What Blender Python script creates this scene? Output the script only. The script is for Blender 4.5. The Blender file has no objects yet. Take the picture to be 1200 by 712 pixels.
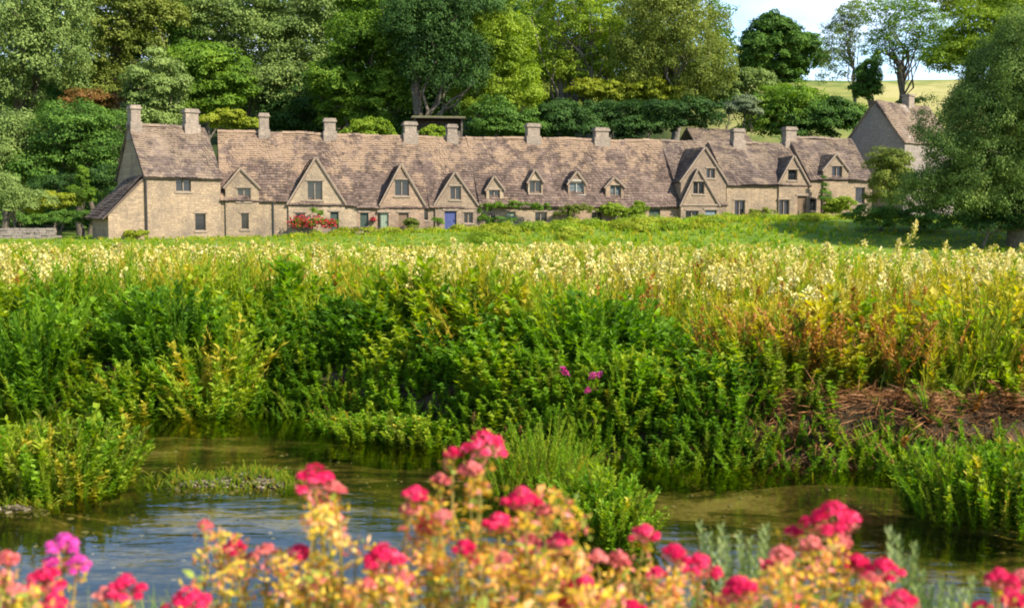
import bpy, math
import numpy as np
from mathutils import Vector

R = math.radians
SC = bpy.context.scene
COL = SC.collection

# ------------------------------------------------------------------ camera
F = 1300.0                      # focal length in photo pixels (1200 wide)
CAMZ = 2.8
PITCH = math.atan(98.0 / F)
cam_d = bpy.data.cameras.new('camera')
cam = bpy.data.objects.new('camera', cam_d)
COL.objects.link(cam)
cam.location = (0, 0, CAMZ)
cam.rotation_euler = (R(90) - PITCH, 0, 0)
cam_d.sensor_width = 36.0
cam_d.lens = 36.0 * F / 1200.0
cam_d.clip_start = 0.05
cam_d.clip_end = 3000
cam_d.dof.use_dof = True
cam_d.dof.focus_distance = 45.0
cam_d.dof.aperture_fstop = 3.4
SC.camera = cam

# ------------------------------------------------------------------ world, sun, exposure
SUN = Vector((0.73, -0.50, 0.74)).normalized()
w = bpy.data.worlds.new('World')
SC.world = w
w.use_nodes = True
nt = w.node_tree
for n in list(nt.nodes):
    nt.nodes.remove(n)
out = nt.nodes.new('ShaderNodeOutputWorld')
bg = nt.nodes.new('ShaderNodeBackground')
bg.inputs['Strength'].default_value = 0.145
sky = nt.nodes.new('ShaderNodeTexSky')
sky.sky_type = 'NISHITA'
sky.sun_disc = False
sky.sun_elevation = math.asin(SUN.z)
sky.sun_rotation = math.atan2(SUN.x, SUN.y)
sky.air_density = 1.0
sky.dust_density = 0.1
sky.ozone_density = 3.0
tc = nt.nodes.new('ShaderNodeTexCoord')
mp = nt.nodes.new('ShaderNodeMapping')
mp.inputs['Scale'].default_value = (1.0, 1.0, 2.6)
mp.inputs['Location'].default_value = (0.35, 0.2, 0.1)
nz = nt.nodes.new('ShaderNodeTexNoise')
nz.inputs['Scale'].default_value = 2.6
nz.inputs['Detail'].default_value = 7
nz.inputs['Roughness'].default_value = 0.55
rp = nt.nodes.new('ShaderNodeValToRGB')
rp.color_ramp.elements[0].position = 0.44
rp.color_ramp.elements[1].position = 0.66
mx = nt.nodes.new('ShaderNodeMixRGB')
mx.inputs['Color2'].default_value = (5.0, 5.3, 6.3, 1)
nt.links.new(tc.outputs['Generated'], mp.inputs['Vector'])
nt.links.new(mp.outputs['Vector'], nz.inputs['Vector'])
nt.links.new(nz.outputs['Fac'], rp.inputs['Fac'])
sz = nt.nodes.new('ShaderNodeSeparateXYZ')
nt.links.new(tc.outputs['Generated'], sz.inputs['Vector'])
ml = nt.nodes.new('ShaderNodeMapRange')
ml.inputs['From Min'].default_value = 0.17
ml.inputs['From Max'].default_value = 0.34
ml.inputs['To Min'].default_value = 1.0
ml.inputs['To Max'].default_value = 0.12
nt.links.new(sz.outputs['Z'], ml.inputs['Value'])
mu = nt.nodes.new('ShaderNodeMath')
mu.operation = 'MULTIPLY'
nt.links.new(rp.outputs['Color'], mu.inputs[0])
nt.links.new(ml.outputs[0], mu.inputs[1])
nt.links.new(mu.outputs[0], mx.inputs['Fac'])
nt.links.new(sky.outputs['Color'], mx.inputs['Color1'])
nt.links.new(mx.outputs['Color'], bg.inputs['Color'])
nt.links.new(bg.outputs['Background'], out.inputs['Surface'])

sd = bpy.data.lights.new('sun', 'SUN')
sd.energy = 5.0
sd.angle = R(0.6)
sd.color = (1.0, 0.93, 0.80)
sun = bpy.data.objects.new('sun', sd)
COL.objects.link(sun)
sun.rotation_euler = SUN.to_track_quat('Z', 'Y').to_euler()

vs = SC.view_settings
vs.view_transform = 'Standard'
vs.look = 'None'
vs.gamma = 1.0
vs.use_curve_mapping = False
vs.exposure = 1.10
SC.render.engine = 'CYCLES'
SC.cycles.max_bounces = 6
SC.cycles.transparent_max_bounces = 12
SC.cycles.use_denoising = True
SC.cycles.filter_width = 1.9

# ------------------------------------------------------------------ helpers
CT, ST = math.cos(PITCH), math.sin(PITCH)


def ray(px, py):
    xc, yc = (px - 600) / F, (356 - py) / F
    d = Vector((xc, CT + yc * ST, -ST + yc * CT))
    return d / d.y


def at(px, py, Y):
    return Vector((0, 0, CAMZ)) + ray(px, py) * Y


def on_level(px, py, z):
    d = ray(px, py)
    return Vector((0, 0, CAMZ)) + d * ((z - CAMZ) / d.z)


def smooth(a, b, x):
    t = np.clip((np.asarray(x, float) - a) / (b - a), 0, 1)
    return t * t * (3 - 2 * t)


def wob(x, y, s=1.0, seed=0.0):
    x = np.asarray(x, float) / s + seed * 7.31
    y = np.asarray(y, float) / s + seed * 3.17
    return (np.sin(x * 1.3 + 1.7 * np.sin(y * 0.9)) + np.sin(y * 1.7 + 1.3 * np.sin(x * 1.1 + 2)) +
            0.6 * np.sin(2.9 * x + 2.3 * y) + 0.5 * np.sin(3.7 * y - 2.1 * x + 1)) / 3.1


BX = [-80, -30, -12, -7.2, -4.6, -2.6, -1.4, -0.4, 0.6, 1.9, 3.2, 4.4, 6, 10, 30, 80]
BY = [19, 17.8, 16.7, 16.3, 16.1, 15.6, 14.5, 13.7, 13.0, 12.7, 12.45, 12.2, 12.1, 11.8, 11.0, 10]


def bank_y(x):
    return np.interp(x, BX, BY) + 0.12 * wob(x, 0, 0.6)


def row_z(x):
    return 1.5 + 1.5 * smooth(-26, 34, x)


def terrain(x, y):
    x = np.asarray(x, float)
    y = np.asarray(y, float)
    b = bank_y(x)
    bed = -0.30 + 0.05 * wob(x, y, 0.8)
    bar = np.exp(-(((x + 2.95) / 1.45) ** 2 + ((y - 11.75) / 0.62) ** 2)) * 0.355 * (1 + .25 * wob(x, y, .35, 3))
    bar = bar + np.exp(-(((x + 4.9) / 0.9) ** 2 + ((y - 10.6) / 0.5) ** 2)) * 0.33
    bar = bar + np.exp(-(((x - 3.2) / 1.6) ** 2 + ((y - 11.95) / 0.25) ** 2)) * 0.2
    bed = bed + bar
    near = 1.5 - 1.95 * smooth(2.9, 5.6, y)
    near = np.maximum(near, bed)
    far = -0.30 + 0.95 * smooth(-0.25, 0.75, y - b) + 0.04 * wob(x, y, 1.5)
    far = far + (row_z(x) - 0.62) * smooth(56, 76, y)
    hill_start = 100 + 0.02 * x
    d = np.clip(y - hill_start, 0, None)
    hill = 25.5 * smooth(0, 1, np.clip(d / 105, 0, 1)) * 0.55 + 25.5 * np.clip(d / 105, 0, 1) * 0.45
    hill = hill + 0.02 * np.clip(d - 105, 0, None) + 1.0 * wob(x, y, 22) * smooth(10, 60, d)
    far = far + hill
    return np.where(y < b - 1.2, near, np.maximum(far, bed))


def tz(x, y):
    return float(terrain(x, y))


# ---- mesh collecting
class MB:
    def __init__(s):
        s.V, s.F, s.M, s.n = [], [], [], 0

    def add(s, V, Fc, m=0):
        V = np.asarray(V, float).reshape(-1, 3)
        Fc = np.asarray(Fc, dtype=np.int64)
        s.V.append(V)
        s.F.append(Fc + s.n)
        s.M.append(np.full(len(Fc), m, dtype=np.int32) if np.isscalar(m) else np.asarray(m, dtype=np.int32))
        s.n += len(V)

    def box(s, x0, x1, y0, y1, z0, z1, m=0):
        V = [(x0, y0, z0), (x1, y0, z0), (x1, y1, z0), (x0, y1, z0), (x0, y0, z1), (x1, y0, z1), (x1, y1, z1), (x0, y1, z1)]
        s.add(V, [(0, 3, 2, 1), (4, 5, 6, 7), (0, 1, 5, 4), (1, 2, 6, 5), (2, 3, 7, 6), (3, 0, 4, 7)], m)

    def tube(s, pts, rad, k=6, m=0):
        pts = np.asarray(pts, float)
        n = len(pts)
        rad = np.broadcast_to(np.asarray(rad, float), (n,))
        T = np.gradient(pts, axis=0)
        T /= np.linalg.norm(T, axis=1, keepdims=True) + 1e-9
        ref = np.where(np.abs(T[:, 2:3]) > 0.9, np.array([[1.0, 0, 0]]), np.array([[0, 0, 1.0]]))
        A = np.cross(T, ref)
        A /= np.linalg.norm(A, axis=1, keepdims=True) + 1e-9
        B = np.cross(T, A)
        a = np.arange(k) * 2 * math.pi / k
        V = pts[:, None] + rad[:, None, None] * (np.cos(a)[None, :, None] * A[:, None] + np.sin(a)[None, :, None] * B[:, None])
        Fc = [(i * k + j, i * k + (j + 1) % k, (i + 1) * k + (j + 1) % k, (i + 1) * k + j) for i in range(n - 1) for j in range(k)]
        s.add(V.reshape(-1, 3), Fc, m)

    def build(s, name, mats, parent=None, smooth_=False):
        me = bpy.data.meshes.new(name)
        V = np.concatenate(s.V)
        me.vertices.add(len(V))
        me.vertices.foreach_set('co', V.astype(np.float32).ravel())
        tot = np.concatenate([np.full(len(f), f.shape[1], dtype=np.int32) for f in s.F if len(f)])
        idx = np.concatenate([f.ravel() for f in s.F if len(f)]).astype(np.int32)
        start = np.concatenate([[0], np.cumsum(tot)[:-1]]).astype(np.int32)
        me.loops.add(len(idx))
        me.loops.foreach_set('vertex_index', idx)
        me.polygons.add(len(tot))
        me.polygons.foreach_set('loop_start', start)
        try:
            me.polygons.foreach_set('loop_total', tot)
        except Exception:
            pass
        me.polygons.foreach_set('material_index', np.concatenate(s.M).astype(np.int32))
        me.polygons.foreach_set('use_smooth', np.full(len(tot), smooth_, dtype=bool))
        me.update(calc_edges=True)
        for m in (mats if isinstance(mats, (list, tuple)) else [mats]):
            me.materials.append(m)
        o = bpy.data.objects.new(name, me)
        COL.objects.link(o)
        if parent is not None:
            o.parent = parent
        return o


def tag(o, label=None, cat=None, group=None, kind=None):
    if label:
        o['label'] = label
    if cat:
        o['category'] = cat
    if group:
        o['group'] = group
    if kind:
        o['kind'] = kind
    return o


def thing(name, label, cat, loc=(0, 0, 0), rz=0.0, group=None):
    o = bpy.data.objects.new(name, None)
    COL.objects.link(o)
    o.location = loc
    o.rotation_euler = (0, 0, rz)
    o.empty_display_size = 0.3
    return tag(o, label, cat, group)


# ---- materials
def new_mat(name):
    m = bpy.data.materials.new(name)
    m.use_nodes = True
    t = m.node_tree
    for n in list(t.nodes):
        t.nodes.remove(n)
    o = t.nodes.new('ShaderNodeOutputMaterial')
    return m, t, o


def node(t, typ, **kw):
    n = t.nodes.new(typ)
    for k, v in kw.items():
        k = k.replace('_', ' ') if k not in n.bl_rna.properties else k
        if k in n.bl_rna.properties:
            setattr(n, k, v)
        else:
            n.inputs[k].default_value = v
    return n


def ramp(t, stops):
    r = t.nodes.new('ShaderNodeValToRGB')
    e = r.color_ramp.elements
    while len(e) < len(stops):
        e.new(0.5)
    for i, (p, c) in enumerate(stops):
        e[i].position = p
        e[i].color = (*c, 1) if len(c) == 3 else c
    return r


_leaf = {}


def leaf_mat(name, cols, trans=0.35, nscale=0.35, rough=0.55):
    """leaf colours vary leaf by leaf and from patch to patch"""
    if name in _leaf:
        return _leaf[name]
    m, t, o = new_mat(name)
    g = t.nodes.new('ShaderNodeNewGeometry')
    n = t.nodes.new('ShaderNodeTexNoise')
    n.inputs['Scale'].default_value = nscale
    n.inputs['Detail'].default_value = 3
    t.links.new(g.outputs['Position'], n.inputs['Vector'])
    a = node(t, 'ShaderNodeMath', operation='MULTIPLY_ADD')
    a.inputs[1].default_value = 0.6
    t.links.new(g.outputs['Random Per Island'], a.inputs[0])
    b = node(t, 'ShaderNodeMath', operation='MULTIPLY_ADD')
    b.inputs[1].default_value = 1.7
    b.inputs[2].default_value = -0.62
    t.links.new(n.outputs['Fac'], b.inputs[0])
    t.links.new(b.outputs[0], a.inputs[2])
    r = ramp(t, [(i / max(1, len(cols) - 1), c) for i, c in enumerate(cols)])
    t.links.new(a.outputs[0], r.inputs['Fac'])
    p = t.nodes.new('ShaderNodeBsdfPrincipled')
    p.inputs['Roughness'].default_value = rough
    p.inputs['Specular IOR Level'].default_value = 0.12
    t.links.new(r.outputs['Color'], p.inputs['Base Color'])
    tr = t.nodes.new('ShaderNodeBsdfTranslucent')
    hs = t.nodes.new('ShaderNodeHueSaturation')
    hs.inputs['Saturation'].default_value = 1.1
    hs.inputs['Value'].default_value = 1.35
    t.links.new(r.outputs['Color'], hs.inputs['Color'])
    t.links.new(hs.outputs['Color'], tr.inputs['Color'])
    mxs = t.nodes.new('ShaderNodeMixShader')
    mxs.inputs['Fac'].default_value = trans
    t.links.new(p.outputs[0], mxs.inputs[1])
    t.links.new(tr.outputs[0], mxs.inputs[2])
    t.links.new(mxs.outputs[0], o.inputs['Surface'])
    _leaf[name] = m
    return m


def plain(name, cols, scale=3.0, rough=0.8, bump=0.2, island=False, detail=6, spec=0.3, obj=True):
    m, t, o = new_mat(name)
    tcn = t.nodes.new('ShaderNodeTexCoord')
    n = t.nodes.new('ShaderNodeTexNoise')
    n.inputs['Scale'].default_value = scale
    n.inputs['Detail'].default_value = detail
    n.inputs['Roughness'].default_value = 0.65
    t.links.new(tcn.outputs['Object'], n.inputs['Vector'])
    r = ramp(t, [(0.28 + 0.44 * i / max(1, len(cols) - 1), c) for i, c in enumerate(cols)])
    t.links.new(n.outputs['Fac'], r.inputs['Fac'])
    p = t.nodes.new('ShaderNodeBsdfPrincipled')
    p.inputs['Roughness'].default_value = rough
    p.inputs['Specular IOR Level'].default_value = spec
    t.links.new(r.outputs['Color'], p.inputs['Base Color'])
    if bump:
        bn = t.nodes.new('ShaderNodeBump')
        bn.inputs['Strength'].default_value = bump
        bn.inputs['Distance'].default_value = 0.05
        t.links.new(n.outputs['Fac'], bn.inputs['Height'])
        t.links.new(bn.outputs['Normal'], p.inputs['Normal'])
    t.links.new(p.outputs[0], o.inputs['Surface'])
    return m


def stone_wall_mat(name, light, dark, stain):
    m, t, o = new_mat(name)
    tcn = t.nodes.new('ShaderNodeTexCoord')
    mpn = t.nodes.new('ShaderNodeMapping')
    mpn.inputs['Rotation'].default_value = (R(90), 0, 0)
    t.links.new(tcn.outputs['Object'], mpn.inputs['Vector'])
    dn = t.nodes.new('ShaderNodeTexNoise')
    dn.inputs['Scale'].default_value = 2.5
    t.links.new(mpn.outputs['Vector'], dn.inputs['Vector'])
    av = node(t, 'ShaderNodeMixRGB', blend_type='LINEAR_LIGHT')
    av.inputs['Fac'].default_value = 0.13
    t.links.new(mpn.outputs['Vector'], av.inputs['Color1'])
    t.links.new(dn.outputs['Color'], av.inputs['Color2'])
    br = t.nodes.new('ShaderNodeTexBrick')
    br.inputs['Scale'].default_value = 1.0
    br.inputs['Brick Width'].default_value = 0.42
    br.inputs['Row Height'].default_value = 0.17
    br.inputs['Mortar Size'].default_value = 0.018
    br.inputs['Mortar Smooth'].default_value = 0.4
    br.inputs['Color1'].default_value = (*light, 1)
    br.inputs['Color2'].default_value = (*dark, 1)
    br.inputs['Mortar'].default_value = (light[0] * .76, light[1] * .75, light[2] * .74, 1)
    br.offset_frequency = 3
    br.squash = 0.7
    br.squash_frequency = 3
    t.links.new(av.outputs['Color'], br.inputs['Vector'])
    n = t.nodes.new('ShaderNodeTexNoise')
    n.inputs['Scale'].default_value = 0.6
    n.inputs['Detail'].default_value = 8
    n.inputs['Roughness'].default_value = 0.7
    t.links.new(tcn.outputs['Object'], n.inputs['Vector'])
    r = ramp(t, [(0.42, (0, 0, 0)), (0.66, (1, 1, 1))])
    t.links.new(n.outputs['Fac'], r.inputs['Fac'])
    fm = node(t, 'ShaderNodeMath', operation='MULTIPLY')
    fm.inputs[1].default_value = 0.85
    t.links.new(r.outputs['Color'], fm.inputs[0])
    mx1 = t.nodes.new('ShaderNodeMixRGB')
    mx1.inputs['Color2'].default_value = (*stain, 1)
    t.links.new(fm.outputs[0], mx1.inputs['Fac'])
    t.links.new(br.outputs['Color'], mx1.inputs['Color1'])
    n2 = t.nodes.new('ShaderNodeTexNoise')
    n2.inputs['Scale'].default_value = 7
    n2.inputs['Detail'].default_value = 5
    t.links.new(tcn.outputs['Object'], n2.inputs['Vector'])
    ov = node(t, 'ShaderNodeMixRGB', blend_type='OVERLAY')
    ov.inputs['Fac'].default_value = 0.5
    t.links.new(mx1.outputs['Color'], ov.inputs['Color1'])
    t.links.new(n2.outputs['Fac'], ov.inputs['Color2'])
    p = t.nodes.new('ShaderNodeBsdfPrincipled')
    p.inputs['Roughness'].default_value = 0.92
    p.inputs['Specular IOR Level'].default_value = 0.15
    t.links.new(ov.outputs['Color'], p.inputs['Base Color'])
    bn = t.nodes.new('ShaderNodeBump')
    bn.inputs['Strength'].default_value = 0.55
    bn.inputs['Distance'].default_value = 0.03
    sm = node(t, 'ShaderNodeMath', operation='SUBTRACT')
    t.links.new(n2.outputs['Fac'], sm.inputs[0])
    t.links.new(br.outputs['Fac'], sm.inputs[1])
    t.links.new(sm.outputs[0], bn.inputs['Height'])
    t.links.new(bn.outputs['Normal'], p.inputs['Normal'])
    t.links.new(p.outputs[0], o.inputs['Surface'])
    return m


def roof_mat(name, cols, lichen, amount=0.5):
    m, t, o = new_mat(name)
    tcn = t.nodes.new('ShaderNodeTexCoord')
    g = t.nodes.new('ShaderNodeNewGeometry')
    n = t.nodes.new('ShaderNodeTexNoise')
    n.inputs['Scale'].default_value = 0.55
    n.inputs['Detail'].default_value = 6
    n.inputs['Roughness'].default_value = 0.6
    t.links.new(tcn.outputs['Object'], n.inputs['Vector'])
    a = node(t, 'ShaderNodeMath', operation='MULTIPLY_ADD')
    a.inputs[1].default_value = 0.55
    t.links.new(g.outputs['Random Per Island'], a.inputs[0])
    a.inputs[1].default_value = 0.5
    b = node(t, 'ShaderNodeMath', operation='MULTIPLY_ADD')
    b.inputs[1].default_value = 1.5
    b.inputs[2].default_value = -0.58
    t.links.new(n.outputs['Fac'], b.inputs[0])
    t.links.new(b.outputs[0], a.inputs[2])
    r = ramp(t, [(i / (len(cols) - 1), c) for i, c in enumerate(cols)])
    t.links.new(a.outputs[0], r.inputs['Fac'])
    # lichen grows in patches, more of it high on the slope
    n2 = t.nodes.new('ShaderNodeTexNoise')
    n2.inputs['Scale'].default_value = 0.75
    n2.inputs['Detail'].default_value = 9
    n2.inputs['Roughness'].default_value = 0.75
    t.links.new(g.outputs['Position'], n2.inputs['Vector'])
    sx = t.nodes.new('ShaderNodeSeparateXYZ')
    t.links.new(tcn.outputs['Object'], sx.inputs['Vector'])
    hz = node(t, 'ShaderNodeMapRange')
    hz.inputs['From Min'].default_value = 3.0
    hz.inputs['From Max'].default_value = 7.5
    hz.inputs['To Min'].default_value = -0.06
    hz.inputs['To Max'].default_value = 0.09
    t.links.new(sx.outputs['Z'], hz.inputs['Value'])
    ad = node(t, 'ShaderNodeMath', operation='ADD')
    t.links.new(n2.outputs['Fac'], ad.inputs[0])
    t.links.new(hz.outputs[0], ad.inputs[1])
    r2 = ramp(t, [(0.50, (0, 0, 0)), (0.575, (1, 1, 1))])
    t.links.new(ad.outputs[0], r2.inputs['Fac'])
    fm = node(t, 'ShaderNodeMath', operation='MULTIPLY')
    fm.inputs[1].default_value = amount
    t.links.new(r2.outputs['Color'], fm.inputs[0])
    mx1 = t.nodes.new('ShaderNodeMixRGB')
    mx1.inputs['Color2'].default_value = (*lichen, 1)
    t.links.new(fm.outputs[0], mx1.inputs['Fac'])
    t.links.new(r.outputs['Color'], mx1.inputs['Color1'])
    p = t.nodes.new('ShaderNodeBsdfPrincipled')
    p.inputs['Roughness'].default_value = 0.9
    p.inputs['Specular IOR Level'].default_value = 0.2
    t.links.new(mx1.outputs['Color'], p.inputs['Base Color'])
    n3 = t.nodes.new('ShaderNodeTexNoise')
    n3.inputs['Scale'].default_value = 9
    n3.inputs['Detail'].default_value = 4
    t.links.new(tcn.outputs['Object'], n3.inputs['Vector'])
    bn = t.nodes.new('ShaderNodeBump')
    bn.inputs['Strength'].default_value = 0.5
    bn.inputs['Distance'].default_value = 0.04
    t.links.new(n3.outputs['Fac'], bn.inputs['Height'])
    t.links.new(bn.outputs['Normal'], p.inputs['Normal'])
    t.links.new(p.outputs[0], o.inputs['Surface'])
    return m


def glass_mat(name, col, rough=0.08):
    m, t, o = new_mat(name)
    p = t.nodes.new('ShaderNodeBsdfPrincipled')
    p.inputs['Base Color'].default_value = (*col, 1)
    p.inputs['Roughness'].default_value = rough
    p.inputs['Specular IOR Level'].default_value = 0.6
    n = t.nodes.new('ShaderNodeTexNoise')
    n.inputs['Scale'].default_value = 4
    bn = t.nodes.new('ShaderNodeBump')
    bn.inputs['Strength'].default_value = 0.15
    t.links.new(n.outputs['Fac'], bn.inputs['Height'])
    t.links.new(bn.outputs['Normal'], p.inputs['Normal'])
    t.links.new(p.outputs[0], o.inputs['Surface'])
    return m


WALL = stone_wall_mat('honey stone', (0.346, 0.251, 0.158), (0.261, 0.189, 0.121), (0.154, 0.118, 0.089))
WALL2 = stone_wall_mat('greyer stone', (0.297, 0.215, 0.144), (0.227, 0.164, 0.111), (0.144, 0.111, 0.087))
WALL4 = stone_wall_mat('pale cream stone', (0.389, 0.293, 0.188), (0.296, 0.221, 0.143), (0.169, 0.130, 0.096))
WALL5 = stone_wall_mat('pinkish stone', (0.340, 0.233, 0.154), (0.257, 0.175, 0.118), (0.159, 0.111, 0.084))
WALL3 = stone_wall_mat('dull grey stone', (0.27, 0.22, 0.18), (0.22, 0.18, 0.15), (0.17, 0.14, 0.12))  # greyer stone for the outlying houses and the garden wall
ROOF = roof_mat('stone tiles', [(0.054, 0.037, 0.029), (0.10, 0.068, 0.052), (0.15, 0.104, 0.078), (0.23, 0.165, 0.12)], (0.315, 0.212, 0.128), 0.6)
ROOF2 = roof_mat('greyer stone tiles', [(0.050, 0.036, 0.030), (0.09, 0.064, 0.051), (0.135, 0.097, 0.075), (0.20, 0.147, 0.111)], (0.27, 0.195, 0.125), 0.5)
TRIM = plain('dressed stone', [(0.19, 0.145, 0.105), (0.30, 0.225, 0.16)], 4, 0.9, 0.3)
CHIM = stone_wall_mat('chimney stone', (0.33, 0.26, 0.19), (0.25, 0.195, 0.15), (0.17, 0.135, 0.11))
GLASS = glass_mat('dark glass', (0.012, 0.014, 0.016))
GLASS2 = glass_mat('pale reflection glass', (0.10, 0.12, 0.12), 0.15)  # lighter reflection of these panes is put into the base colour
WOODP = plain('painted frame', [(0.30, 0.29, 0.25), (0.42, 0.40, 0.34)], 6, 0.6, 0.05)
DOOR_G = plain('sage green paint', [(0.16, 0.20, 0.14), (0.21, 0.25, 0.18)], 5, 0.5, 0.05)
DOOR_D = plain('dark green paint', [(0.03, 0.045, 0.035), (0.05, 0.07, 0.05)], 5, 0.5, 0.05)
DOOR_B = plain('blue paint', [(0.04, 0.05, 0.14), (0.06, 0.075, 0.20)], 5, 0.5, 0.05)
DOOR_S = plain('slate blue paint', [(0.12, 0.16, 0.19), (0.17, 0.21, 0.24)], 5, 0.5, 0.05)
DOOR_W = plain('old oak', [(0.12, 0.075, 0.04), (0.18, 0.12, 0.07)], 5, 0.6, 0.2)
IRON = plain('dark iron', [(0.03, 0.03, 0.03), (0.06, 0.055, 0.05)], 8, 0.5, 0.05)
BARK = plain('bark', [(0.045, 0.035, 0.025), (0.10, 0.08, 0.055), (0.16, 0.13, 0.10)], 6, 0.9, 0.8)
BARKP = plain('pale bark', [(0.10, 0.085, 0.065), (0.20, 0.17, 0.13)], 6, 0.9, 0.6)

# ------------------------------------------------------------------ ground, water
def ground():
    xs = np.unique(np.concatenate([np.arange(-12, 12.01, 0.15), np.arange(-70, 70.1, 2.0), np.array([-700, -450, -300, -220, -160, -120, -95, 95, 120, 160, 220, 300, 450, 700])]))
    ys = np.unique(np.concatenate([np.array([-300, -150, -80, -40, -20, -10, -5, -2, 0, 1, 2]), np.arange(2.5, 18.51, 0.12), np.arange(19, 110, 1.0), np.arange(110, 260, 4.0), np.array([280, 320, 400, 520, 700, 1000, 1500])]))
    X, Y = np.meshgrid(xs, ys)
    Z = terrain(X, Y)
    V = np.stack([X, Y, Z], -1).reshape(-1, 3)
    nx, ny = len(xs), len(ys)
    i = np.arange((ny - 1) * (nx - 1))
    r, c = i // (nx - 1), i % (nx - 1)
    a = r * nx + c
    mb = MB()
    mb.add(V, np.stack([a, a + 1, a + nx + 1, a + nx], 1), 0)
    m, t, o = new_mat('ground cover')
    g = t.nodes.new('ShaderNodeNewGeometry')
    sx = t.nodes.new('ShaderNodeSeparateXYZ')
    t.links.new(g.outputs['Position'], sx.inputs['Vector'])

    def noise(s, d=6, rr=0.6, vec=None):
        n = t.nodes.new('ShaderNodeTexNoise')
        n.inputs['Scale'].default_value = s
        n.inputs['Detail'].default_value = d
        n.inputs['Roughness'].default_value = rr
        t.links.new(vec or g.outputs['Position'], n.inputs['Vector'])
        return n
    st = t.nodes.new('ShaderNodeMapping')
    st.inputs['Scale'].default_value = (0.45, 1.6, 1)
    t.links.new(g.outputs['Position'], st.inputs['Vector'])
    nb = noise(1.5, 8, 0.68, st.outputs['Vector'])
    bed = ramp(t, [(0.36, (0.008, 0.009, 0.003)), (0.47, (0.030, 0.030, 0.007)), (0.55, (0.09, 0.068, 0.018)), (0.66, (0.25, 0.19, 0.08))])
    nb2 = noise(9, 5, 0.7)
    nbm = node(t, 'ShaderNodeMath', operation='MULTIPLY_ADD')
    nbm.inputs[1].default_value = 0.34
    t.links.new(nb2.outputs['Fac'], nbm.inputs[0])
    nbs = node(t, 'ShaderNodeMath', operation='SUBTRACT')
    nbs.inputs[1].default_value = 0.17
    t.links.new(nb.outputs['Fac'], nbs.inputs[0])
    t.links.new(nbs.outputs[0], nbm.inputs[2])
    t.links.new(nbm.outputs[0], bed.inputs['Fac'])
    nm = noise(0.5, 8, 0.7)
    grass = ramp(t, [(0.35, (0.06, 0.11, 0.012)), (0.5, (0.12, 0.18, 0.018)), (0.65, (0.21, 0.25, 0.03))])
    t.links.new(nm.outputs['Fac'], grass.inputs['Fac'])
    nf = noise(0.07, 8, 0.7)
    field = ramp(t, [(0.40, (0.10, 0.14, 0.03)), (0.5, (0.22, 0.215, 0.06)), (0.60, (0.32, 0.28, 0.11))])
    t.links.new(nf.outputs['Fac'], field.inputs['Fac'])
    soil = ramp(t, [(0.35, (0.022, 0.018, 0.009)), (0.65, (0.07, 0.05, 0.028))])
    t.links.new(nb.outputs['Fac'], soil.inputs['Fac'])

    def band(sock, a, b):
        mr = node(t, 'ShaderNodeMapRange')
        mr.inputs['From Min'].default_value = a
        mr.inputs['From Max'].default_value = b
        t.links.new(sock, mr.inputs['Value'])
        return mr.outputs[0]

    def mixc(f, a, b):
        x = t.nodes.new('ShaderNodeMixRGB')
        t.links.new(f, x.inputs['Fac'])
        t.links.new(a, x.inputs['Color1'])
        t.links.new(b, x.inputs['Color2'])
        return x.outputs['Color']
    c1 = mixc(band(sx.outputs['Z'], 0.0, 0.06), bed.outputs['Color'], soil.outputs['Color'])
    c2 = mixc(band(sx.outputs['Y'], 22, 40), c1, grass.outputs['Color'])
    fx = node(t, 'ShaderNodeMath', operation='MULTIPLY')
    t.links.new(band(sx.outputs['Y'], 128, 150), fx.inputs[0])
    t.links.new(band(sx.outputs['X'], 20, 34), fx.inputs[1])
    wf = node(t, 'ShaderNodeMixRGB')
    wf.inputs['Color2'].default_value = (.03, .045, .012, 1)
    t.links.new(band(sx.outputs['Y'], 97, 102), wf.inputs['Fac'])
    t.links.new(c2, wf.inputs['Color1'])
    c3 = mixc(fx.outputs[0], wf.outputs['Color'], field.outputs['Color'])
    p = t.nodes.new('ShaderNodeBsdfPrincipled')
    p.inputs['Roughness'].default_value = 0.95
    p.inputs['Specular IOR Level'].default_value = 0.1
    t.links.new(c3, p.inputs['Base Color'])
    bn = t.nodes.new('ShaderNodeBump')
    bn.inputs['Strength'].default_value = 0.6
    bn.inputs['Distance'].default_value = 0.1
    t.links.new(nb.outputs['Fac'], bn.inputs['Height'])
    t.links.new(bn.outputs['Normal'], p.inputs['Normal'])
    t.links.new(p.outputs[0], o.inputs['Surface'])
    tag(mb.build('ground', m, None, True), kind='structure')

    # river surface
    mb = MB()
    mb.add([(-80, 3.2, 0), (80, 3.2, 0), (80, 21, 0), (-80, 21, 0)], [(0, 1, 2, 3)])
    m, t, o = new_mat('river water')
    g = t.nodes.new('ShaderNodeNewGeometry')
    st = t.nodes.new('ShaderNodeMapping')
    st.inputs['Scale'].default_value = (0.9, 2.2, 1)
    t.links.new(g.outputs['Position'], st.inputs['Vector'])
    n = t.nodes.new('ShaderNodeTexNoise')
    n.inputs['Scale'].default_value = 2.2
    n.inputs['Detail'].default_value = 4
    t.links.new(st.outputs['Vector'], n.inputs['Vector'])
    bn = t.nodes.new('ShaderNodeBump')
    bn.inputs['Strength'].default_value = 0.10
    bn.inputs['Distance'].default_value = 0.06
    t.links.new(n.outputs['Fac'], bn.inputs['Height'])
    fr = t.nodes.new('ShaderNodeFresnel')
    fr.inputs['IOR'].default_value = 1.46
    t.links.new(bn.outputs['Normal'], fr.inputs['Normal'])
    gl = t.nodes.new('ShaderNodeBsdfGlossy')
    gl.inputs['Roughness'].default_value = 0.03
    t.links.new(bn.outputs['Normal'], gl.inputs['Normal'])
    tr = t.nodes.new('ShaderNodeBsdfTransparent')
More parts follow.
